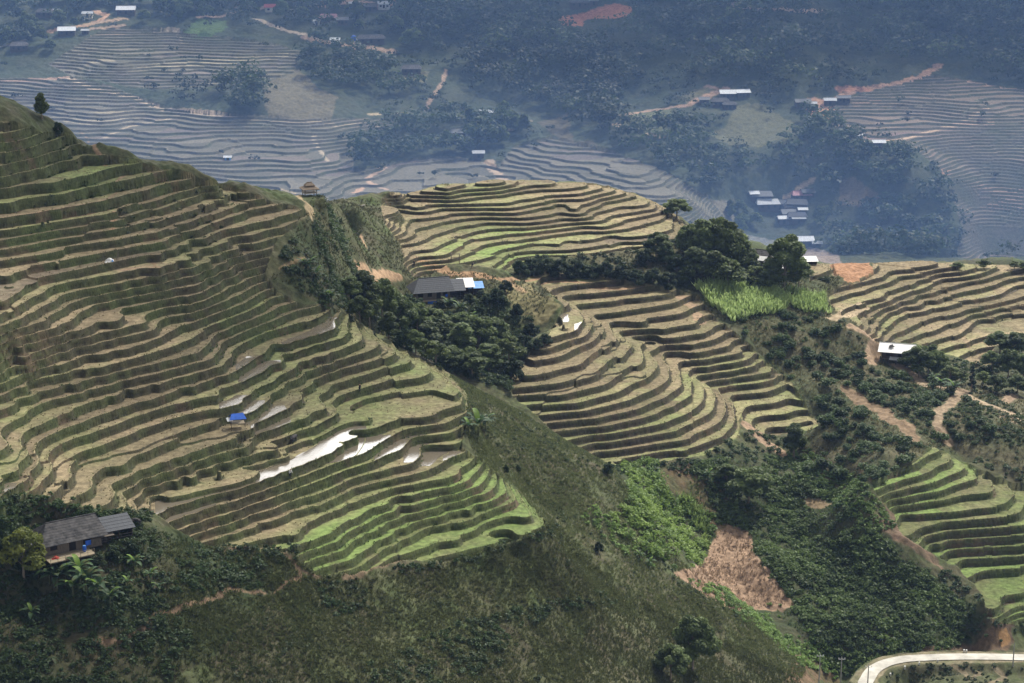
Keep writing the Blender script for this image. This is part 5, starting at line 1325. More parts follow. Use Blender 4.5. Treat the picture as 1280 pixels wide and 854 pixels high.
far_forest('dark forest in the fold of the far slope', pick_points(fmask([(560,70),(700,60),(760,60),(800,110),(770,165),(735,178),(700,150),(640,130),(600,110)]), 0.026), 7, 14, 95, 1.3, FD1, FD2)
far_forest('green wood on the low ridge across the valley', pick_points(fmask([(765,175),(830,150),(880,160),(880,190),(935,205),(1000,140),(1050,168),(1120,188),(1182,230),(1197,285),(1165,335),(1100,322),(1060,335),(1030,300),(1090,285),(1050,250),(1020,235),(985,222),(940,240),(905,255),(885,247),(825,206),(770,190)]), 0.022), 6, 12, 110, 1.2, (0.018,0.034,0.016), (0.048,0.078,0.028))
far_forest('wood beside the far terraces', pick_points(fmask([(362,66),(400,58),(480,78),(520,110),(500,125),(440,118),(395,108)],[(278,92),(325,92),(332,142),(284,142)],[(405,205),(430,150),(470,165),(500,150),(560,140),(610,152),(640,165),(605,196),(540,196),(440,216),(425,238)]), 0.024), 6, 12, 100, 1.2, (0.018,0.034,0.016), (0.046,0.074,0.028))
far_forest('trees around the far village', pick_points(fmask([(-40,-40),(150,-40),(150,0),(40,55),(30,75),(-40,60)],[(160,0),(340,-10),(420,-10),(500,-20),(520,40),(440,60),(380,40),(310,10),(240,18),(180,30)],[(600,150),(650,150),(640,180),(620,190)],[(700,30),(760,60),(800,70),(880,110),(780,110)]), 0.012), 5, 10, 90, 1.15, FD1, (0.05,0.078,0.03))
far_forest('scattered scrub on the far slopes', pick_points(fmask([(-40,-60),(1320,-60),(1320,340),(-40,260)]), 0.016, (0.5,1.2,40), 50), 3, 8, 40, 1.0, FD1, (0.05,0.075,0.03))
far_forest('bushes along the far terraces', pick_points(TER & FA & ~YARD, 0.0022, (0.3,1.3,30), 52), 2, 5, 40, 0.9, FD1, (0.05,0.075,0.03))
banks(pm(Z_('H',[(480,660),(560,640),(640,560),(660,480),(700,440),(830,450),(880,600),(1050,830),(1000,853),(760,853)]),350,450), 2.5, 0.5, 4, 'cut dry stalks lying on the bare slope', (0.17,0.115,0.075), (0.37,0.28,0.195))
banks(noT & NEAR & pm([(900,385),(1060,395),(1130,460),(1290,500),(1290,600),(1180,560),(1060,605),(1010,590),(960,450)],400,540), 1.6, 0.5, 5, 'dry grass between the planted shrubs', (0.06,0.065,0.03), (0.17,0.15,0.075))
banks(noT & NEAR & pm([(-30,655),(200,668),(330,700),(400,760),(400,870),(-30,870)],230,345), 3.0, 0.45, 5, 'weeds among the undergrowth below the lower farmhouse', (0.035,0.055,0.022), (0.10,0.125,0.045))
banks(noT & NEAR & pm([(850,580),(1010,580),(1130,690),(1230,770),(1200,810),(1060,850),(900,700)],350,480), 2.0, 0.5, 5, 'weeds on the overgrown hollow slope', (0.035,0.055,0.022), (0.09,0.13,0.042))
banks(noT & NEAR & pm([(390,250),(470,250),(520,340),(640,345),(860,300),(1000,330),(1050,345),(1050,395),(900,400),(740,345),(640,420),(640,490),(560,460),(430,390),(340,350)],380,620), 1.6, 0.5, 5, 'grass on the banks around the middle farm', (0.045,0.06,0.025), (0.16,0.155,0.075))
print('forest', round(time.time()-T0,1))
# ---------------------------------------------------------------- buildings
M_tile = mat_plain('dark_roof_tiles', (0.115,0.110,0.108), rough=0.9, var=0.6, scale=1.3, bump=0.5, c2=(0.026,0.026,0.028))
M_fibro = mat_plain('grey_roof_sheets', (0.17,0.175,0.18), rough=0.8, var=0.3, scale=1.5, bump=0.2, stretch=(6,0.6,1))
M_fibro2 = mat_plain('slate_grey_roof_sheets', (0.075,0.080,0.090), rough=0.8, var=0.3, scale=1.5, bump=0.2, stretch=(6,0.6,1))
M_white = mat_plain('white_roof_sheets', (0.80,0.81,0.82), rough=0.5, scale=1.6, stretch=(5,0.4,1), c2=(0.60,0.58,0.54))
M_fwhite = mat_plain('weathered_white_roof', (0.62,0.64,0.66), rough=0.6, var=0.22, scale=0.8, stretch=(4,0.5,1))
M_pale = mat_plain('pale_grey_roof', (0.42,0.44,0.46), rough=0.6, var=0.2, scale=1.2)
M_red = mat_plain('red_roof', (0.42,0.085,0.075), rough=0.7, var=0.2, scale=1.5)
M_pink = mat_plain('faded_red_roof', (0.36,0.17,0.19), rough=0.7, var=0.2, scale=1.5)
M_tarp = mat_plain('blue_tarpaulin', (0.02,0.11,0.52), rough=0.45, var=0.25, scale=2.0, bump=0.2)
M_tarp2 = mat_plain('pale_blue_tarpaulin', (0.12,0.30,0.62), rough=0.5, var=0.25, scale=2.0)
M_wood = mat_plain('weathered_boards', (0.165,0.140,0.112), rough=0.9, var=0.45, scale=2.0, stretch=(9,9,0.6))
M_dwood = mat_plain('dark_timber', (0.070,0.052,0.040), rough=0.9, var=0.4, scale=3.0, stretch=(6,6,0.6))
M_bamboo = mat_plain('bamboo_floor', (0.30,0.25,0.17), rough=0.8, var=0.3, scale=3.0, stretch=(1,9,1))
M_thatch = mat_plain('thatch', (0.21,0.165,0.125), rough=1.0, var=0.45, scale=5.0, bump=0.6, stretch=(3,3,0.7))
M_plaster = mat_plain('cream_plaster', (0.62,0.56,0.42), rough=0.9, var=0.12)
M_wplaster = mat_plain('whitewash', (0.72,0.71,0.68), rough=0.9, var=0.12)
M_dark = mat_plain('dark_opening', (0.02,0.018,0.016), rough=0.9, var=0.2)
M_cloth_r = mat_plain('red_cloth', (0.42,0.04,0.03), rough=0.9, var=0.2)
M_cloth_w = mat_plain('white_cloth', (0.78,0.78,0.76), rough=0.9, var=0.08)
M_conc = mat_plain('grey_concrete', (0.36,0.35,0.33), rough=0.9, var=0.2)
M_skin = mat_plain('skin', (0.38,0.22,0.14), rough=0.6, var=0.1)
M_hair = mat_plain('black_hair', (0.012,0.011,0.010), rough=0.6, var=0.2)
M_dcloth = mat_plain('dark_indigo_cloth', (0.018,0.020,0.035), rough=0.9, var=0.3)
M_hide = mat_plain('buffalo_hide', (0.045,0.040,0.038), rough=0.8, var=0.3)
M_steel = mat_plain('galvanised_steel', (0.40,0.41,0.42), rough=0.45, var=0.1, metal=0.6)
M_porc = mat_plain('porcelain', (0.75,0.75,0.73), rough=0.3, var=0.05)
class MB:
    def __init__(s): s.v, s.f = [], []
    def poly(s, pts):
        o = len(s.v); s.v += [tuple(p) for p in pts]; s.f.append(tuple(range(o, o+len(pts)))); return s
    def box(s, x0, x1, y0, y1, z0, z1):
        o = len(s.v); s.v += [(x,y,z) for z in (z0,z1) for y in (y0,y1) for x in (x0,x1)]
        s.f += [tuple(o+i for i in q) for q in ((0,2,3,1),(4,5,7,6),(0,1,5,4),(2,6,7,3),(0,4,6,2),(1,3,7,5))]; return s
    def slab(s, top, th):
        """a thick sheet from a counter-clockwise top outline"""
        n = len(top); o = len(s.v)
        s.v += [tuple(p) for p in top] + [(p[0],p[1],p[2]-th) for p in top]
        s.f += [tuple(range(o,o+n)), tuple(range(o+2*n-1,o+n-1,-1))] + [(o+i, o+n+i, o+n+(i+1)%n, o+(i+1)%n) for i in range(n)]; return s
    def bar(s, a, b, r, sides=6):
        v, f = tubes([[(*a,r),(*b,r)]], sides); o = len(s.v); n = len(v)//2
        s.v += [tuple(q) for q in v]; s.f += [tuple(int(i)+o for i in q) for q in f]
        s.f += [tuple(range(o+n-1,o-1,-1)), tuple(range(o+n,o+2*n))]; return s
    def build(s, name, mat, parent=None):
        me = bpy.data.meshes.new(name); me.from_pydata(s.v, [], s.f); me.update(); me.materials.append(mat)
        o = bpy.data.objects.new(name, me); COLL.objects.link(o)
        if parent: o.parent = parent
        return o
def sheet_rows(mb, a, b, c, d, n, th, wave=0.04):
    """roof slope from eave a-b to ridge d-c laid in n lapped courses"""
    a, b, c, d = [np.array(q, float) for q in (a,b,c,d)]
    for i in range(n):
        q0, q1 = i/n, (i+1.12)/n
        q1 = min(q1, 1.0)
        lift = np.array([0,0,wave])
        mb.slab([a+(d-a)*q0+lift, b+(c-b)*q0+lift, b+(c-b)*q1, a+(d-a)*q1], th)
def hip_roof(root, Lh, Wh, z0, h, over, hipl, hipr, mat, courses=7, name='roof', th=0.07):
    """ridge along x; hipl / hipr: how far each end of the ridge is pulled in"""
    x0, x1, y0, y1 = -Lh/2-over, Lh/2+over, -Wh/2-over, Wh/2+over
    r0, r1 = x0+hipl, x1-hipr; m = MB(); zt = z0+h
    sheet_rows(m, (x0,y0,z0),(x1,y0,z0),(r1,0,zt),(r0,0,zt), courses, th)
    sheet_rows(m, (x1,y1,z0),(x0,y1,z0),(r0,0,zt),(r1,0,zt), courses, th)
    if hipl > 0.01: sheet_rows(m, (x0,y1,z0),(x0,y0,z0),(r0,-0.02,zt),(r0,0.02,zt), courses, th)
    if hipr > 0.01: sheet_rows(m, (x1,y0,z0),(x1,y1,z0),(r1,0.02,zt),(r1,-0.02,zt), courses, th)
    ro = m.build(name, mat, root)
    MB().bar((r0-0.05,0,zt+0.03),(r1+0.05,0,zt+0.03),0.10,6).build('ridge_cap', mat, ro)
    return ro
def walls(root, Lh, Wh, z0, z1, mat, t=0.10, gable=0.0):
    m = MB()
    m.box(-Lh/2, Lh/2, -Wh/2, -Wh/2+t, z0, z1).box(-Lh/2, Lh/2, Wh/2-t, Wh/2, z0, z1)
    m.box(-Lh/2, -Lh/2+t, -Wh/2+t, Wh/2-t, z0, z1).box(Lh/2-t, Lh/2, -Wh/2+t, Wh/2-t, z0, z1)
    if gable:
        for sx in (-1,1):
            x = sx*(Lh/2-t/2)
            m.poly([(x,-Wh/2,z1),(x,Wh/2,z1),(x,0,z1+gable)])
    return m.build('wall', mat, root)
def opening(wall, name, x0, x1, y, z0, z1, frame=M_dwood, leaf=M_dark, axis='x', trim=0.07):
    """door or window set proud of a wall face (axis x: the wall runs along x at depth y)"""
    m = MB(); f = MB(); q = 0.012
    def bx(mb, a0, a1, b0, b1, c0, c1):
        mb.box(a0,a1,b0,b1,c0,c1) if axis == 'x' else mb.box(b0,b1,a0,a1,c0,c1)
    s = -1 if y < 0 else 1
    lo, hi = sorted((y, y+s*q)); bx(m, x0, x1, lo, hi, z0, z1); d = m.build(name, leaf, wall)
    lo, hi = sorted((y+s*0.003, y+s*0.05))
    bx(f, x0-trim, x0, lo, hi, z0, z1+trim); bx(f, x1, x1+trim, lo, hi, z0, z1+trim); bx(f, x0, x1, lo, hi, z1, z1+trim)
    if name != 'door': bx(f, x0-trim*1.5, x1+trim*1.5, lo, hi+0.03, z0-trim, z0-0.002)
    f.build('frame', frame, d)
    return d
def at_house(name, u, v, ymin, rz, label, cat='house', group=None, dz=0.0, F=None):
    p = hit_near(u, v, ymin, H0 if F is None else F)
    r = empty(name, (p[0],p[1],p[2]+dz), math.radians(rz)); tag(r, label, cat, group)
    return r, p
def posts(root, pts, z0, z1, r, mat=M_dwood, name='post'):
    for x, y in pts: MB().bar((x,y,z0),(x,y,z1),r,7).build(name, mat, root)
# 1 the lower farmhouse on stilts with its bamboo deck
r, p = at_house('stilt_house', 84, 687, 270, 33, 'brown stilt farmhouse with dark patchy tiled roof at lower left')
Lh, Wh, fz = 9.2, 5.4, 0.8
posts(r, [(x,y) for x in (-4.6,-2.3,0,2.3,4.6) for y in (-2.6,0,2.6)], -1.5, fz, 0.13)
MB().box(-Lh/2-0.1,Lh/2+0.1,-Wh/2-0.1,Wh/2+0.1,fz-0.16,fz).build('floor', M_wood, r)
w = walls(r, Lh, Wh, fz, fz+1.8, M_wood)
opening(w,'door',-0.6,0.4,-Wh/2,fz+0.02,fz+1.55); opening(w,'window',-3.6,-2.6,-Wh/2,fz+0.7,fz+1.6); opening(w,'window',1.7,2.9,-Wh/2,fz+0.6,fz+1.6)
opening(w,'door',-0.4,0.6,-Lh/2,fz+0.02,fz+1.75,axis='y')
hip_roof(r, Lh, Wh, fz+1.7, 2.5, 0.85, 2.3, 0.6, M_tile, 9)
m = MB(); m.slab([(-Lh/2-1.7,-2.2,fz+1.35),(-Lh/2-0.7,-3.2,fz+1.35),(-Lh/2+0.1,-3.2,fz+1.85),(-Lh/2+0.1,2.2,fz+1.85),(-Lh/2-1.7,1.6,fz+1.35)],0.06); m.build('eave_sheet', M_fibro, r)
dk = MB(); dk.box(-4.9,2.4,-Wh/2-3.0,-Wh/2-0.12,fz-0.22,fz-0.06).build('deck', M_bamboo, r)
posts(r, [(x,y) for x in (-4.7,-2.4,0,2.2) for y in (-5.6,-3.6)], -2.0, fz-0.22, 0.09)
m = MB()
for x in (-4.8,-3.6,-2.4,-1.2,0,1.2,2.3): m.bar((x,-Wh/2-2.95,fz-0.2),(x,-Wh/2-2.95,fz+0.75),0.035,5)
for z in (0.35,0.72): m.bar((-4.8,-Wh/2-2.95,fz+z),(2.3,-Wh/2-2.95,fz+z),0.03,5)
m.build('railing', M_bamboo, r)
fzw = p[2]+fz
def rel(pn, rz, x, y, z): 
    a = math.radians(rz); return (pn[0]+x*math.cos(a)-y*math.sin(a), pn[1]+x*math.sin(a)+y*math.cos(a), pn[2]+z)
# blue water barrel and red cloth on the deck
q = rel(p,33,1.3,-4.0,fz-0.06)
b_ = empty('water_barrel', q, 0, 0.75); tag(b_, 'tall blue plastic barrel on the deck of the lower farmhouse', 'barrel')
v, f = tubes([[(0,0,0,0.30),(0,0,0.25,0.40),(0,0,0.6,0.41),(0,0,1.0,0.40),(0,0,1.25,0.32)]], 14); np_mesh('body', v, f, M_tarp, None, b_)
m = MB(); m.bar((0,0,1.245),(0,0,1.30),0.30,14); m.build('lid', M_tarp2, b_)
q = rel(p,33,2.0,-3.6,fz-0.06)
def cloth(name, loc, wd, hh, mat, label, rz=0, cat='cloth', folds=6):
    n, k = 18, 8; X = np.linspace(-wd/2, wd/2, n); Z = np.linspace(0, -hh, k)
    v = np.array([(x, 0.05*math.sin(x*folds)*(0.3+abs(z)), z+0.03*math.cos(x*3)) for z in Z for x in X]); v2 = v+np.array([0,0.012,0]); ii = np.arange(n*k).reshape(k,n)
    f = np.stack([ii[:-1,:-1],ii[:-1,1:],ii[1:,1:],ii[1:,:-1]],-1).reshape(-1,4)
    o = np_mesh(name, np.r_[v,v2], np.r_[f, f[:,::-1]+n*k], mat); o.location = loc; o.rotation_euler = (0,0,math.radians(rz)); tag(o, label, cat); return o
cloth('laundry_cloth', rel(p,33,2.2,-3.4,fz+1.35), 0.9, 0.8, M_tarp, 'blue cloth hung beside the barrel on the deck of the lower farmhouse', 33)
def heap(name, loc, r0, hgt, mat, label, cat, seed_=1):
    r_ = np.random.default_rng(seed_); n, k = 14, 6; V = []
    for j in range(k):
        t = j/(k-1)
        for i in range(n):
            a = 2*math.pi*i/n; rr = r0*(1-t)**0.6*(1+0.22*r_.normal()*(t < 0.9)); V.append((rr*math.cos(a), rr*math.sin(a), hgt*t-0.03))
    ii = np.arange(n*k).reshape(k,n); nx = np.roll(ii,-1,1)
    o = np_mesh(name, np.array(V), np.stack([ii[:-1],nx[:-1],nx[1:],ii[1:]],-1).reshape(-1,4), mat); o.location = loc; tag(o, label, cat); return o
heap('cloth_pile', rel(p,33,-3.4,-4.2,fz-0.06), 0.6, 0.4, M_cloth_r, 'small heap of red cloth on the deck of the lower farmhouse', 'cloth pile', 3)
# 2 shed roofs beside it
def shed(name, u, v, ymin, rz, Ls, Ws, hp, pitch, mat, label, wallm=M_dwood, group=None, cat='shed', open_front=True, dz=0.0, hw=None):
    r, p = at_house(name, u, v, ymin, rz, label, cat, group, dz)
    posts(r, [(-Ls/2+.1,-Ws/2+.1),(Ls/2-.1,-Ws/2+.1),(-Ls/2+.1,Ws/2-.1),(Ls/2-.1,Ws/2-.1),(0,-Ws/2+.1)], -0.8, hp-0.08, 0.08)
    m = MB(); n = 5
    for i in range(n):
        y0, y1 = -Ws/2-0.4+(Ws+0.8)*i/n, -Ws/2-0.4+(Ws+0.8)*min(1,(i+1.1)/n)
        m.slab([(-Ls/2-.35,y0,hp+pitch*(y0+Ws/2)+0.04),(Ls/2+.35,y0,hp+pitch*(y0+Ws/2)+0.04),(Ls/2+.35,y1,hp+pitch*(y1+Ws/2)),(-Ls/2-.35,y1,hp+pitch*(y1+Ws/2))],0.05)
    m.build('roof', mat, r)
    m = MB(); t = 0.06; hb = hp if hw is None else hw
    m.box(-Ls/2,Ls/2,Ws/2-t,Ws/2,-0.3,hb+pitch*Ws*0.85).box(-Ls/2,-Ls/2+t,-Ws/2+.2,Ws/2-t,-0.3,hb*0.95).box(Ls/2-t,Ls/2,-Ws/2+.2,Ws/2-t,-0.3,hb*0.95)
    w_ = m.build('wall', wallm, r)
    m = MB()
    for z in (0.5,0.95): m.bar((-Ls/2,-Ws/2+.1,z),(Ls/2,-Ws/2+.1,z),0.045,5)
    m.build('rail', M_wood, r)
    return r, p
shed('cattle_shed', 145, 672, 270, 30, 4.6, 3.0, 2.0, 0.32, M_fibro2, 'small open cattle shed with grey sheet roof right of the lower farmhouse')
shed('lean_to', 124, 679, 270, 33, 3.2, 2.4, 1.6, 0.35, M_wood, 'low brown board-roofed lean-to between farmhouse and cattle shed')
# 3 the farm in the middle of the picture
r, p = at_house('farmhouse', 538, 374, 440, 16, 'dark-roofed timber farmhouse above the wood in the middle')
Lh, Wh, fz = 8.8, 6.2, 0.8
posts(r, [(x,y) for x in (-4.2,-2.1,0,2.1,4.2) for y in (-3,0,3)], -2.0, fz, 0.14)
MB().box(-Lh/2-.1,Lh/2+.1,-Wh/2-.1,Wh/2+.1,fz-.18,fz).build('floor', M_wood, r)
w = walls(r, Lh, Wh, fz, fz+2.0, M_wood)
opening(w,'door',0.9,1.9,-Wh/2,fz+.02,fz+1.95); opening(w,'window',-3.9,-2.7,-Wh/2,fz+.7,fz+1.8); opening(w,'window',-1.4,-0.4,-Wh/2,fz+.7,fz+1.8); opening(w,'window',2.6,3.6,-Wh/2,fz+.7,fz+1.6)
hip_roof(r, Lh, Wh, fz+1.9, 2.9, 1.0, 2.4, 0.5, M_fibro2, 8)
dk = MB(); dk.box(-4.3,3.2,-Wh/2-1.6,-Wh/2-.12,fz-.24,fz-.08).build('deck', M_bamboo, r)
posts(r, [(x,-Wh/2-1.4) for x in (-4.2,-2.0,0.4,3.0)], -2.4, fz-.24, 0.1)
cloth('tarpaulin', rel(p,12,-0.2,-Wh/2-1.75,fz-0.1), 2.6, 0.8, M_tarp, 'long blue tarpaulin hung under the deck of the middle farmhouse', 12, 'tarpaulin', 4)
cloth('hanging_cloth', rel(p,12,3.5,-Wh/2-0.8,fz+1.3), 0.6, 0.7, M_tarp, 'small bright blue cloth hung on the front wall of the middle farmhouse', 12)
cloth('laundry_cloth', rel(p,12,-7.6,-Wh/2-1.0,2.2), 1.6, 1.0, M_cloth_w, 'white laundry hung left of the middle farmhouse', 30)
cloth('laundry_cloth', rel(p,12,-6.7,-Wh/2-0.6,2.5), 0.9, 0.8, M_cloth_r, 'red laundry hung left of the middle farmhouse', 20)
cloth('laundry_cloth', rel(p,12,-8.8,-Wh/2-1.3,2.1), 1.0, 0.9, M_tarp, 'blue laundry hung at the far left of the middle farmhouse', 40)
shed('store_shed', 567, 372, 440, 10, 5.0, 4.2, 2.5, 0.38, M_fibro2, 'dark timber store with grey roof joined to the right of the farmhouse')
shed('kitchen_shed', 582, 369, 440, 10, 3.6, 3.4, 2.7, 0.35, M_white, 'small shed with a bright white sheet roof right of the grey store')
shed('shelter', 594, 367, 440, 10, 3.6, 2.6, 1.9, 0.30, M_tarp2, 'low shelter with a pale blue tarpaulin roof right of the white-roofed shed')
m = MB()
for (x, y) in ((0,0),(2.2,0),(0,1.4),(2.2,1.4)): m.bar((x,y,-0.5),(x,y,2.4),0.08,6)
for z in (1.2,2.3): m.bar((-0.2,0,z),(2.4,0,z),0.06,5).bar((-0.2,1.4,z),(2.4,1.4,z),0.06,5).bar((0,-.2,z),(0,1.6,z),0.06,5).bar((2.2,-.2,z),(2.2,1.6,z),0.06,5)
o = m.build('drying_frame', M_wood); q = hit(564,329,440); o.location = q; tag(o, 'bare pole drying frame on the yard above the middle farmhouse', 'frame')
# 4 the white-roofed house
r, p = at_house('stilt_house', 1121, 452, 430, -16, 'stilt house with a bright white sheet roof on the right slope')
Lh, Wh, fz = 7.4, 6.0, 1.6
posts(r, [(x,y) for x in (-3.5,0,3.5) for y in (-2.8,0,2.8)], -2.2, fz, 0.13)
MB().box(-Lh/2-.1,Lh/2+.1,-Wh/2-.1,Wh/2+.1,fz-.18,fz).build('floor', M_wood, r)
w = walls(r, Lh, Wh, fz, fz+1.9, M_dwood)
opening(w,'door',0.4,1.3,-Wh/2,fz+.02,fz+1.6); opening(w,'window',-2.6,-1.6,-Wh/2,fz+.6,fz+1.4)
ro = hip_roof(r, Lh, Wh, fz+1.8, 1.5, 1.0, 0.0, 0.0, M_white, 3)
m = MB(); m.poly([(-1.9,-2.1,fz+2.85),(-0.5,-2.1,fz+2.85),(-1.1,-1.2,fz+3.15)]); m.slab([(-2.1,-2.35,fz+2.72),(-1.0,-2.35,fz+3.02),(-1.1,-0.9,fz+3.35),(-2.0,-1.2,fz+3.05)],0.04); m.build('vent', M_dark, ro)
MB().slab([(-1.6,-Wh/2-1.9,fz+0.15),(2.9,-Wh/2-1.9,fz+0.15),(2.9,-Wh/2-.1,fz+0.55),(-1.6,-Wh/2-.1,fz+0.55)],0.05).build('awning', M_pale, r)
posts(r, [(-1.5,-Wh/2-1.8),(2.8,-Wh/2-1.8)], -2.4, fz+0.12, 0.08)
# 5 thatched hut on the ridge
r, p = at_house('thatched_hut', 387, 244, 380, 20, 'small open thatched hut on posts on the ridge of the near hill', 'hut')
posts(r, [(-1.3,-1.1),(1.3,-1.1),(-1.3,1.1),(1.3,1.1)], -0.6, 1.75, 0.08)
MB().box(-1.5,1.5,-1.3,1.3,0.62,0.72).build('floor', M_bamboo, r)
hip_roof(r, 2.7, 2.3, 1.55, 0.95, 0.55, 1.5, 1.5, M_thatch, 4, 'roof', 0.14)
hip_roof(r, 1.5, 1.1, 2.30, 0.62, 0.35, 0.55, 0.55, M_thatch, 3, 'upper_roof', 0.12)
# 6 field shelters
r, p = at_house('field_shelter', 297, 531, 300, 14, 'little field shelter with a bright blue tarpaulin roof among the terraces', 'shelter')
posts(r, [(-1.2,-0.9),(1.2,-0.9),(-1.2,0.9),(1.2,0.9)], -0.3, 1.5, 0.05)
m = MB(); m.slab([(-1.5,-1.2,1.35),(1.5,-1.2,1.35),(1.0,0,2.15),(-1.0,0.05,2.05)],0.03); m.slab([(1.5,1.2,1.35),(-1.5,1.2,1.35),(-1.0,0.05,2.05),(1.0,0,2.15)],0.03); m.build('tarpaulin', M_tarp, r)
MB().slab([(-1.9,-1.3,1.15),(-0.9,-1.4,1.28),(-0.9,0.9,1.30),(-1.9,0.8,1.15)],0.04).build('side_sheet', M_pale, r)
MB().box(-1.2,1.2,-0.9,0.9,0.42,0.48).build('floor', M_bamboo, r)
q = hit(137,327,330); b_ = empty('tarpaulin_bundle', q); tag(b_, 'white and blue tarpaulin bundle beside two poles on the upper terraces', 'bundle')
hb_ = heap('cover', (0,0,0), 0.85, 0.75, M_cloth_w, None, None, 8); hb_.parent = b_
hb2 = heap('blue_cover', (0.5,-0.25,0), 0.45, 0.5, M_tarp2, None, None, 9); hb2.parent = b_
m = MB(); m.bar((1.5,0.2,-0.3),(1.7,0.3,2.0),0.05,5).bar((1.1,0.3,-0.3),(1.6,0.5,1.7),0.05,5); m.build('pole', M_wood, b_)
# 7 house in the grove
r, p = at_house('house', 945, 331, 440, -28, 'dark-roofed house with a white gable between the grove and the big tree')
walls(r, 7.0, 6.0, -1.0, 2.3, M_wood)
hip_roof(r, 7.0, 6.0, 2.2, 2.3, 0.7, 0.0, 0.0, M_tile, 6)
m = MB(); m.slab([(3.62,-3.7,2.0),(3.72,-3.7,2.0),(3.72,0,4.45),(3.62,0,4.45)],0.35); m.slab([(3.62,3.7,2.0),(3.72,3.7,2.0),(3.72,0,4.45),(3.62,0,4.45)],0.35)
m.slab([(-3.6,-3.75,2.28),(4.2,-3.75,2.28),(4.2,-2.2,3.25),(0.2,-2.2,3.25)],0.03); m.build('gable_board', M_white, r)
r, p = at_house('house', 981, 342, 440, 10, 'white-roofed house mostly hidden behind the largest tree')
walls(r, 7.0, 5.0, -1.0, 2.4, M_wood); hip_roof(r, 7.0, 5.0, 2.3, 1.8, 0.6, 0.0, 0.0, M_white, 4)
shed('shed', 1013, 331, 440, 5, 3.2, 2.6, 1.4, 0.25, M_white, 'low white-roofed shed at the left end of the right hand crest')
# 8 houses across the valley
def far_house(u, v, Ls, Ws, rz, roof, wallm, label, cat='house', group=None, hw=2.4, hr=None, hip=0.0, name='house', ymin=780):
    Ls, Ws = Ls*0.86, Ws*0.86; roof = M_fwhite if roof is M_white else roof
    r, p = at_house(name, u, v, ymin, rz, label, cat, group, F=HF)
    wl = walls(r, Ls, Ws, -1.5, hw, wallm, 0.15, 0.0)
    opening(wl,'door',-0.5,0.6,-Ws/2,0.05,min(1.9,hw-.2)); 
    if Ls > 6: opening(wl,'window',-Ls*.36,-Ls*.36+1.1,-Ws/2,0.8,1.7); opening(wl,'window',Ls*.24,Ls*.24+1.1,-Ws/2,0.8,1.7)
    hip_roof(r, Ls, Ws, hw-0.1, hr or Ws*0.30, 0.6, hip, hip, roof, 4)
    return r
far_house(158,17,11,7,4,M_white,M_dwood,'white-roofed house topmost at the left of the far village')
far_house(84,43,10,7,6,M_white,M_dwood,'white-roofed house at the left above the far terraces with a track behind')
far_house(107,42,4,3,0,M_pale,M_dwood,'tiny pale hut right of the left white-roofed house','hut',hw=1.8)
far_house(57,20,10,7,-5,M_tile,M_dwood,'dark-roofed house at the upper left among trees',hip=1.5)
far_house(70,17,4,3,0,M_pale,M_dwood,'tiny pale-roofed shed right of the dark upper left house','shed',hw=1.8)
far_house(24,62,10,7,8,M_tile,M_dwood,'dark-roofed house at the left edge beside the lower track',hip=1.5)
far_house(110,22,6,4,0,M_pale,M_plaster,'small pale house beside the bend of the orange track')
far_house(343,14,11.5,6,3,M_red,M_plaster,'long cream building with a bright red roof',cat='building')
far_house(411,27,11,7,3,M_pink,M_dwood,'house with a faded pink roof right of the red-roofed building',hip=1.2)
far_house(428,30,7,5,3,M_fibro,M_dwood,'grey-roofed annex right of the pink-roofed house',cat='annex')
far_house(396,31,3.5,3,0,M_pale,M_wplaster,'tiny pale hut left of the pink-roofed house','hut',hw=2.0)
far_house(419,55,5,4,0,M_white,M_wplaster,'small white box-like house at the end of the white track')
r, p = at_house('water_tank', 442, 50, 780, 0, 'round bright blue tank beside the long dark house', 'tank', F=HF)
v, f = tubes([[(0,0,-0.5,1.3),(0,0,0.2,1.4),(0,0,1.5,1.4),(0,0,2.1,1.1),(0,0,2.5,0.5),(0,0,2.6,0.05)]],14); np_mesh('body', v, f, M_tarp, None, r)
MB().box(-1.6,1.6,-1.6,1.6,-1.5,-0.45).build('base', M_conc, r)
far_house(464,53,16,7,5,M_tile,M_dwood,'long dark-roofed house right of the blue tank',hip=1.5)
far_house(452,55,5,4,0,M_pale,M_dwood,'small open pale-roofed shed in front of the long dark house','shed',hw=1.9)
far_house(514,91,11,7,4,M_tile,M_dwood,'lone dark-roofed house in the scrub above the middle hill',hip=1.6)
far_house(443,10,6,4,0,M_pale,M_tarp2,'small pale blue house topmost on the orange clearing')
far_house(463,13,8,6,0,M_tile,M_dwood,'dark-roofed house right of the pale blue one at the top')
far_house(480,10,7,5,0,M_pale,M_wplaster,'pale house at the right end of the top clearing')
far_house(608,146,7,5,12,M_pale,M_dwood,'pale-roofed small house above a red path in the middle distance')
far_house(574,171,9,6,6,M_fibro,M_dwood,'grey-roofed stilt house left of the red path in the middle distance',hip=0.8)
far_house(598,197,5.5,4,4,M_pale,M_dwood,'small hut with a pale roof directly above the mound terraces','hut')
far_house(724,8,12,6,4,M_tile,M_dwood,'dark-roofed house on the red earth clearing at the top',hip=1.5)
far_house(742,6,5,4,0,M_fibro,M_dwood,'small grey-roofed shed right of the house on the red clearing','shed')
far_house(909,122,8,6,3,M_white,M_dwood,'left one of two white-roofed houses on the far ridge')
far_house(928,121,7,5,10,M_white,M_dwood,'right one of two white-roofed houses on the far ridge')
far_house(900,132,9,6,0,M_tile,M_dwood,'upper dark-roofed house below the two white-roofed ones',hip=1.4)
far_house(912,136,7,5,0,M_tile,M_dwood,'lower dark-roofed house below the two white-roofed ones',hip=1.2)
far_house(880,130,5,4,0,M_fibro,M_dwood,'small grey-roofed shed left of the two white-roofed houses','shed')
far_house(1003,133,8,5,6,M_fibro,M_dwood,'grey-roofed house left of the orange road end')
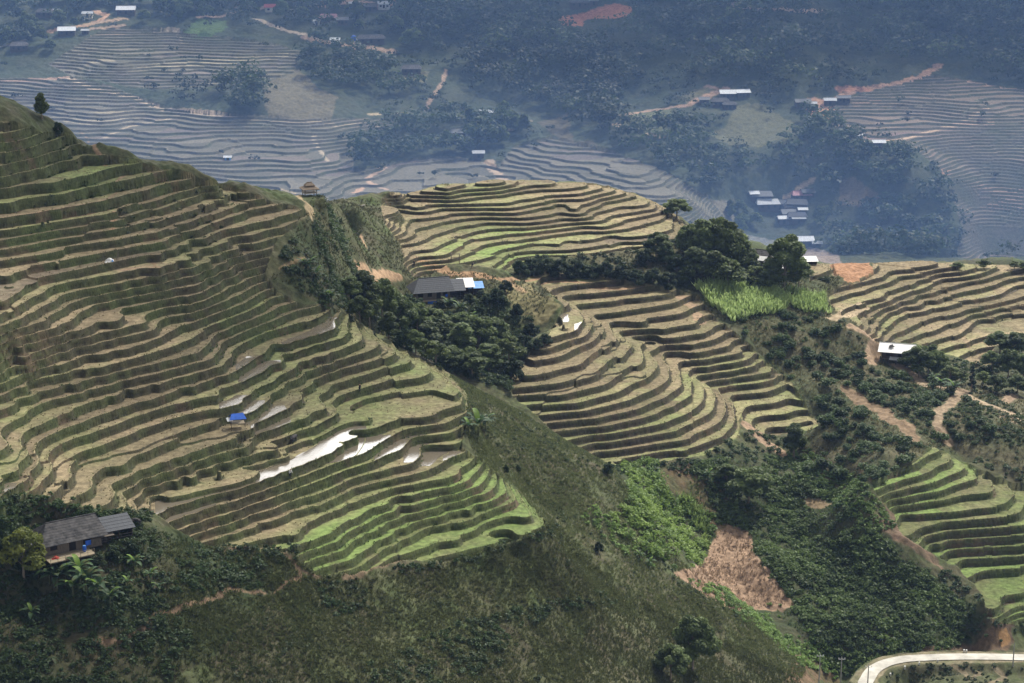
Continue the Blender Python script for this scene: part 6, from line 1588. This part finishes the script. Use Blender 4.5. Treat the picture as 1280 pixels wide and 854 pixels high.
far_house(1015,135,4,3,0,M_pale,M_dwood,'tiny pale hut at the orange road end','hut')
far_house(1037,131,6,4,0,M_pale,M_dwood,'small pale-roofed hut right of the orange road end','hut')
far_house(1054,128,7,4,0,M_fibro,M_dwood,'grey-roofed hut furthest right along the orange road','hut')
far_house(1098,184,6,4,0,M_white,M_dwood,'small white-roofed hut at the edge of the right far terraces','hut')
far_house(1076,173,2.5,2.5,0,M_white,M_wplaster,'tiny white hut above the small white-roofed hut','hut',hw=1.6)
far_house(285,200,3.0,2.4,0,M_white,M_tarp2,'tiny white shelter alone on the far flat terraces','shelter',hw=1.4)
HAM = [(952,250,10,7,0,M_fibro,'wide slate-grey house at the upper left of the hamlet'),(942,248,4,4,8,M_white,'small white-roofed shed at the upper left tip of the hamlet'),(959,260,11,7,6,M_pale,'light grey-roofed house in the left centre of the hamlet'),
 (975,260,7,6,-8,M_fibro2,'slate-roofed house right of the light grey one in the hamlet'),(1001,249,9,6,6,M_pink,'pinkish grey-roofed house at the upper right of the hamlet'),(1009,246,6,5,10,M_fibro2,'dark house furthest right in the hamlet'),
 (996,260,10,7,-6,M_fibro2,'dark-roofed house in the right centre of the hamlet'),(990,264,8,6,4,M_tile,'black-roofed house in the middle of the hamlet'),(996,276,9,6,0,M_fibro2,'dark-roofed house at the bottom right of the hamlet'),(985,272,7,6,12,M_fibro,'grey-roofed house at the bottom centre of the hamlet'),
 (979,279,5,4,6,M_white,'small white-roofed shed at the bottom left of the hamlet'),(998,279,6,3,0,M_pale,'low pale-roofed lean-to at the bottom right of the hamlet'),(1003,268,4,3,0,M_white,'tiny white-roofed shed on the right side of the hamlet')]
for u, v, a_, b_, rz, mt, lb in HAM: far_house(u, v, a_, b_, rz, mt, M_dwood, lb, group='houses of the valley hamlet', hip=0.8 if a_ > 7 else 0)
far_house(1003,308,9.5,6,4,M_white,M_dwood,'big bright white-roofed house below the hamlet',hw=3.0)
far_house(1021,308,4,3,0,M_pale,M_dwood,'small pale hut right of the big white-roofed house','hut',hw=1.6)
# ---------------------------------------------------------------- roadside
def pole(u, vb, vt, label, arm=True, ymin=300):
    p = hit(u, vb, ymin) 
    h = (vb-vt)*depth_scale(p)/CP
    r = empty('utility_pole', p); tag(r, label, 'utility pole', None)
    v, f = tubes([[(0,0,-0.8,0.15),(0,0,h*0.5,0.12),(0,0,h,0.09)]], 8); np_mesh('shaft', v, f, M_conc, None, r)
    if arm:
        a_ = MB().box(-0.7,0.7,-0.16,-0.10,h-0.55,h-0.47).build('crossarm', M_steel, r)
        for x in (-0.6,0.0,0.6):
            v, f = tubes([[(x,-0.13,h-0.47,0.05),(x,-0.13,h-0.38,0.09),(x,-0.13,h-0.30,0.05),(x,-0.13,h-0.22,0.08),(x,-0.13,h-0.16,0.03)]],8); np_mesh('insulator', v, f, M_porc, None, a_)
    return r
pole(1023,866,816,'leftmost of three utility poles with white insulators beside the road')
pole(1050,868,820,'middle one of three utility poles with white insulators beside the road')
pole(1084,866,830,'rightmost of three utility poles, standing at the inner road edge')
pole(1266,833,804,'plain concrete pole on the road verge at the right edge', False)
for u, v in [(1172,827.5),(1149,831),(1131,836),(1113,845),(1205,815.5),(1208,815.8)]:
    p = hit(u, v, 300); r = MB().box(-0.14,0.14,-0.12,0.12,-0.3,0.55).slab([(-0.14,-0.12,0.55),(0.14,-0.12,0.55),(0.14,0.12,0.62),(-0.14,0.12,0.62)],0.05).build('kerb_stone', M_wplaster); r.location = p
    tag(r, 'low whitewashed kerb stone on the verge of the concrete road', 'kerb stone', 'whitewashed stones along the road')
# ---------------------------------------------------------------- people and buffaloes
def skinned(name, joints, edges, radii, mat, parent=None, sub=2):
    me = bpy.data.meshes.new(name); me.from_pydata(joints, edges, []); me.update()
    o = bpy.data.objects.new(name, me); COLL.objects.link(o); me.materials.append(mat)
    if parent: o.parent = parent
    sk_ = o.modifiers.new('skin','SKIN'); lay = me.skin_vertices[0] if len(me.skin_vertices) else None
    if lay is None:
        bm = bmesh.new(); bm.from_mesh(me); bm.verts.layers.skin.verify(); bm.to_mesh(me); bm.free(); lay = me.skin_vertices[0]
    for i, r in enumerate(radii): lay.data[i].radius = (r, r) if np.isscalar(r) else r
    lay.data[0].use_root = True
    ss = o.modifiers.new('sub','SUBSURF'); ss.levels = sub; ss.render_levels = sub
    return o
def person(u, v, ymin, rz, top, label, bend=0.0, arm=0.3):
    p = hit(u, v, ymin); r = empty('person', (p[0],p[1],p[2]), math.radians(rz)); tag(r, label, 'person')
    c, s = math.cos(bend), math.sin(bend)
    def up(x, y, z): # torso tilts forward (-y) about the hip
        zz, yy = z-0.86, y
        return (x, yy*c - zz*s, 0.86 + zz*c + yy*s)
    J = [(0,0,0.86), up(0,0,1.05), up(0,0,1.28), up(0,0,1.40), up(0,-0.01,1.47), up(0,-0.02,1.54), up(0,-0.02,1.64),
         (0.09,0,0.84),(0.10,-0.03,0.46),(0.10,0.0,0.08),(0.10,-0.14,0.04), (-0.09,0,0.84),(-0.11,0.05,0.46),(-0.11,0.09,0.08),(-0.11,-0.05,0.04),
         up(0.17,0,1.35), up(0.24,-0.04-arm*.3,1.10), up(0.24,-0.18-arm*.3,0.90), up(0.24,-0.24-arm*.3,0.82), up(-0.17,0,1.35), up(-0.24,0.0-arm*.2,1.10), up(-0.24,-0.12-arm*.2,0.88), up(-0.24,-0.17-arm*.2,0.80)]
    E = [(0,1),(1,2),(2,3),(3,4),(4,5),(5,6),(0,7),(7,8),(8,9),(9,10),(0,11),(11,12),(12,13),(13,14),(3,15),(15,16),(16,17),(17,18),(3,19),(19,20),(20,21),(21,22)]
    R_ = [0.12,0.115,0.13,0.09,0.05,0.085,0.07,0.09,0.06,0.042,0.035,0.09,0.06,0.042,0.035,0.06,0.042,0.032,0.026,0.06,0.042,0.032,0.026]
    skinned('body', J, E, R_, M_skin, r)
    # jacket and trousers follow the body
    skinned('jacket', [J[1],J[2],J[3],J[15],J[16],J[17],J[19],J[20],J[21],J[0]], [(0,1),(1,2),(2,3),(3,4),(4,5),(2,6),(6,7),(7,8),(0,9)], [0.15,0.165,0.105,0.085,0.062,0.05,0.085,0.062,0.05,0.15], top, r)
    skinned('trousers', [J[0],J[7],J[8],J[9],J[11],J[12],J[13]], [(0,1),(1,2),(2,3),(0,4),(4,5),(5,6)], [0.145,0.11,0.085,0.065,0.11,0.085,0.065], M_dcloth, r)
    h = up(0,-0.0,1.63); skinned('hair', [(h[0],h[1]+0.02,h[2]-0.05),(h[0],h[1]+0.01,h[2]+0.03)], [(0,1)], [0.098,0.085], M_hair, r)
    return r
person(449.7,490,340,150,M_dcloth,'person in dark clothes standing on the green tread above the flat paddy')
person(363,597,300,30,M_cloth_w,'person in a white shirt walking on the bank below the long water channel', 0.15)
person(517.7,333,440,200,M_dcloth,'person in dark clothes on the yard above the middle farmhouse roof')
person(590,335,440,90,M_dcloth,'person in dark clothes bending on the orange yard right of the drying frame', 0.7, 0.6)
def buffalo(u, v, ymin, rz, label, s=1.0):
    p = hit(u, v, ymin); r = empty('water_buffalo', (p[0],p[1],p[2]), math.radians(rz), s); tag(r, label, 'buffalo')
    J = [(0,0,0.98),(0.45,0,1.02),(0.80,0,1.06),(1.05,0,1.05),(1.30,0,1.00),(1.52,0,0.84),(-0.45,0,0.98),(-0.80,0,1.02),(-0.95,0,0.95),(-1.05,0,0.6),
         (0.72,0.22,0.72),(0.70,0.22,0.38),(0.72,0.22,0.05),(0.72,-0.22,0.72),(0.76,-0.22,0.38),(0.74,-0.22,0.05),
         (-0.66,0.22,0.78),(-0.58,0.23,0.56),(-0.78,0.23,0.36),(-0.74,0.23,0.05),(-0.66,-0.22,0.78),(-0.62,-0.23,0.56),(-0.84,-0.23,0.36),(-0.80,-0.23,0.05)]
    E = [(0,1),(1,2),(2,3),(3,4),(4,5),(0,6),(6,7),(7,8),(8,9),(2,10),(10,11),(11,12),(2,13),(13,14),(14,15),(7,16),(16,17),(17,18),(18,19),(7,20),(20,21),(21,22),(22,23)]
    R_ = [0.38,0.38,0.34,0.24,0.17,0.10,0.37,0.32,0.06,0.03,0.13,0.075,0.07,0.13,0.075,0.07,0.17,0.12,0.07,0.07,0.17,0.12,0.07,0.07]
    skinned('body', J, E, R_, M_hide, r)
    for sy in (-1,1):
        v_, f_ = tubes([[(1.25,0.10*sy,1.12,0.05),(1.15,0.34*sy,1.16,0.042),(0.98,0.48*sy,1.24,0.028),(0.82,0.46*sy,1.32,0.008)]],7); np_mesh('horn', v_, f_, M_dwood, None, r)
        v_, f_ = tubes([[(1.22,0.14*sy,1.05,0.03),(1.18,0.26*sy,1.0,0.07),(1.14,0.36*sy,0.94,0.01)]],6); np_mesh('ear', v_, f_, M_hide, None, r)
buffalo(366.7,553.5,310,70,'dark water buffalo grazing on a tread left of the long water channel')
buffalo(161,658,280,20,'left one of two dark buffaloes beside the cattle shed',0.8)
buffalo(171,656,280,160,'right one of two dark buffaloes beside the cattle shed',0.8)
print('built', round(time.time()-T0,1))
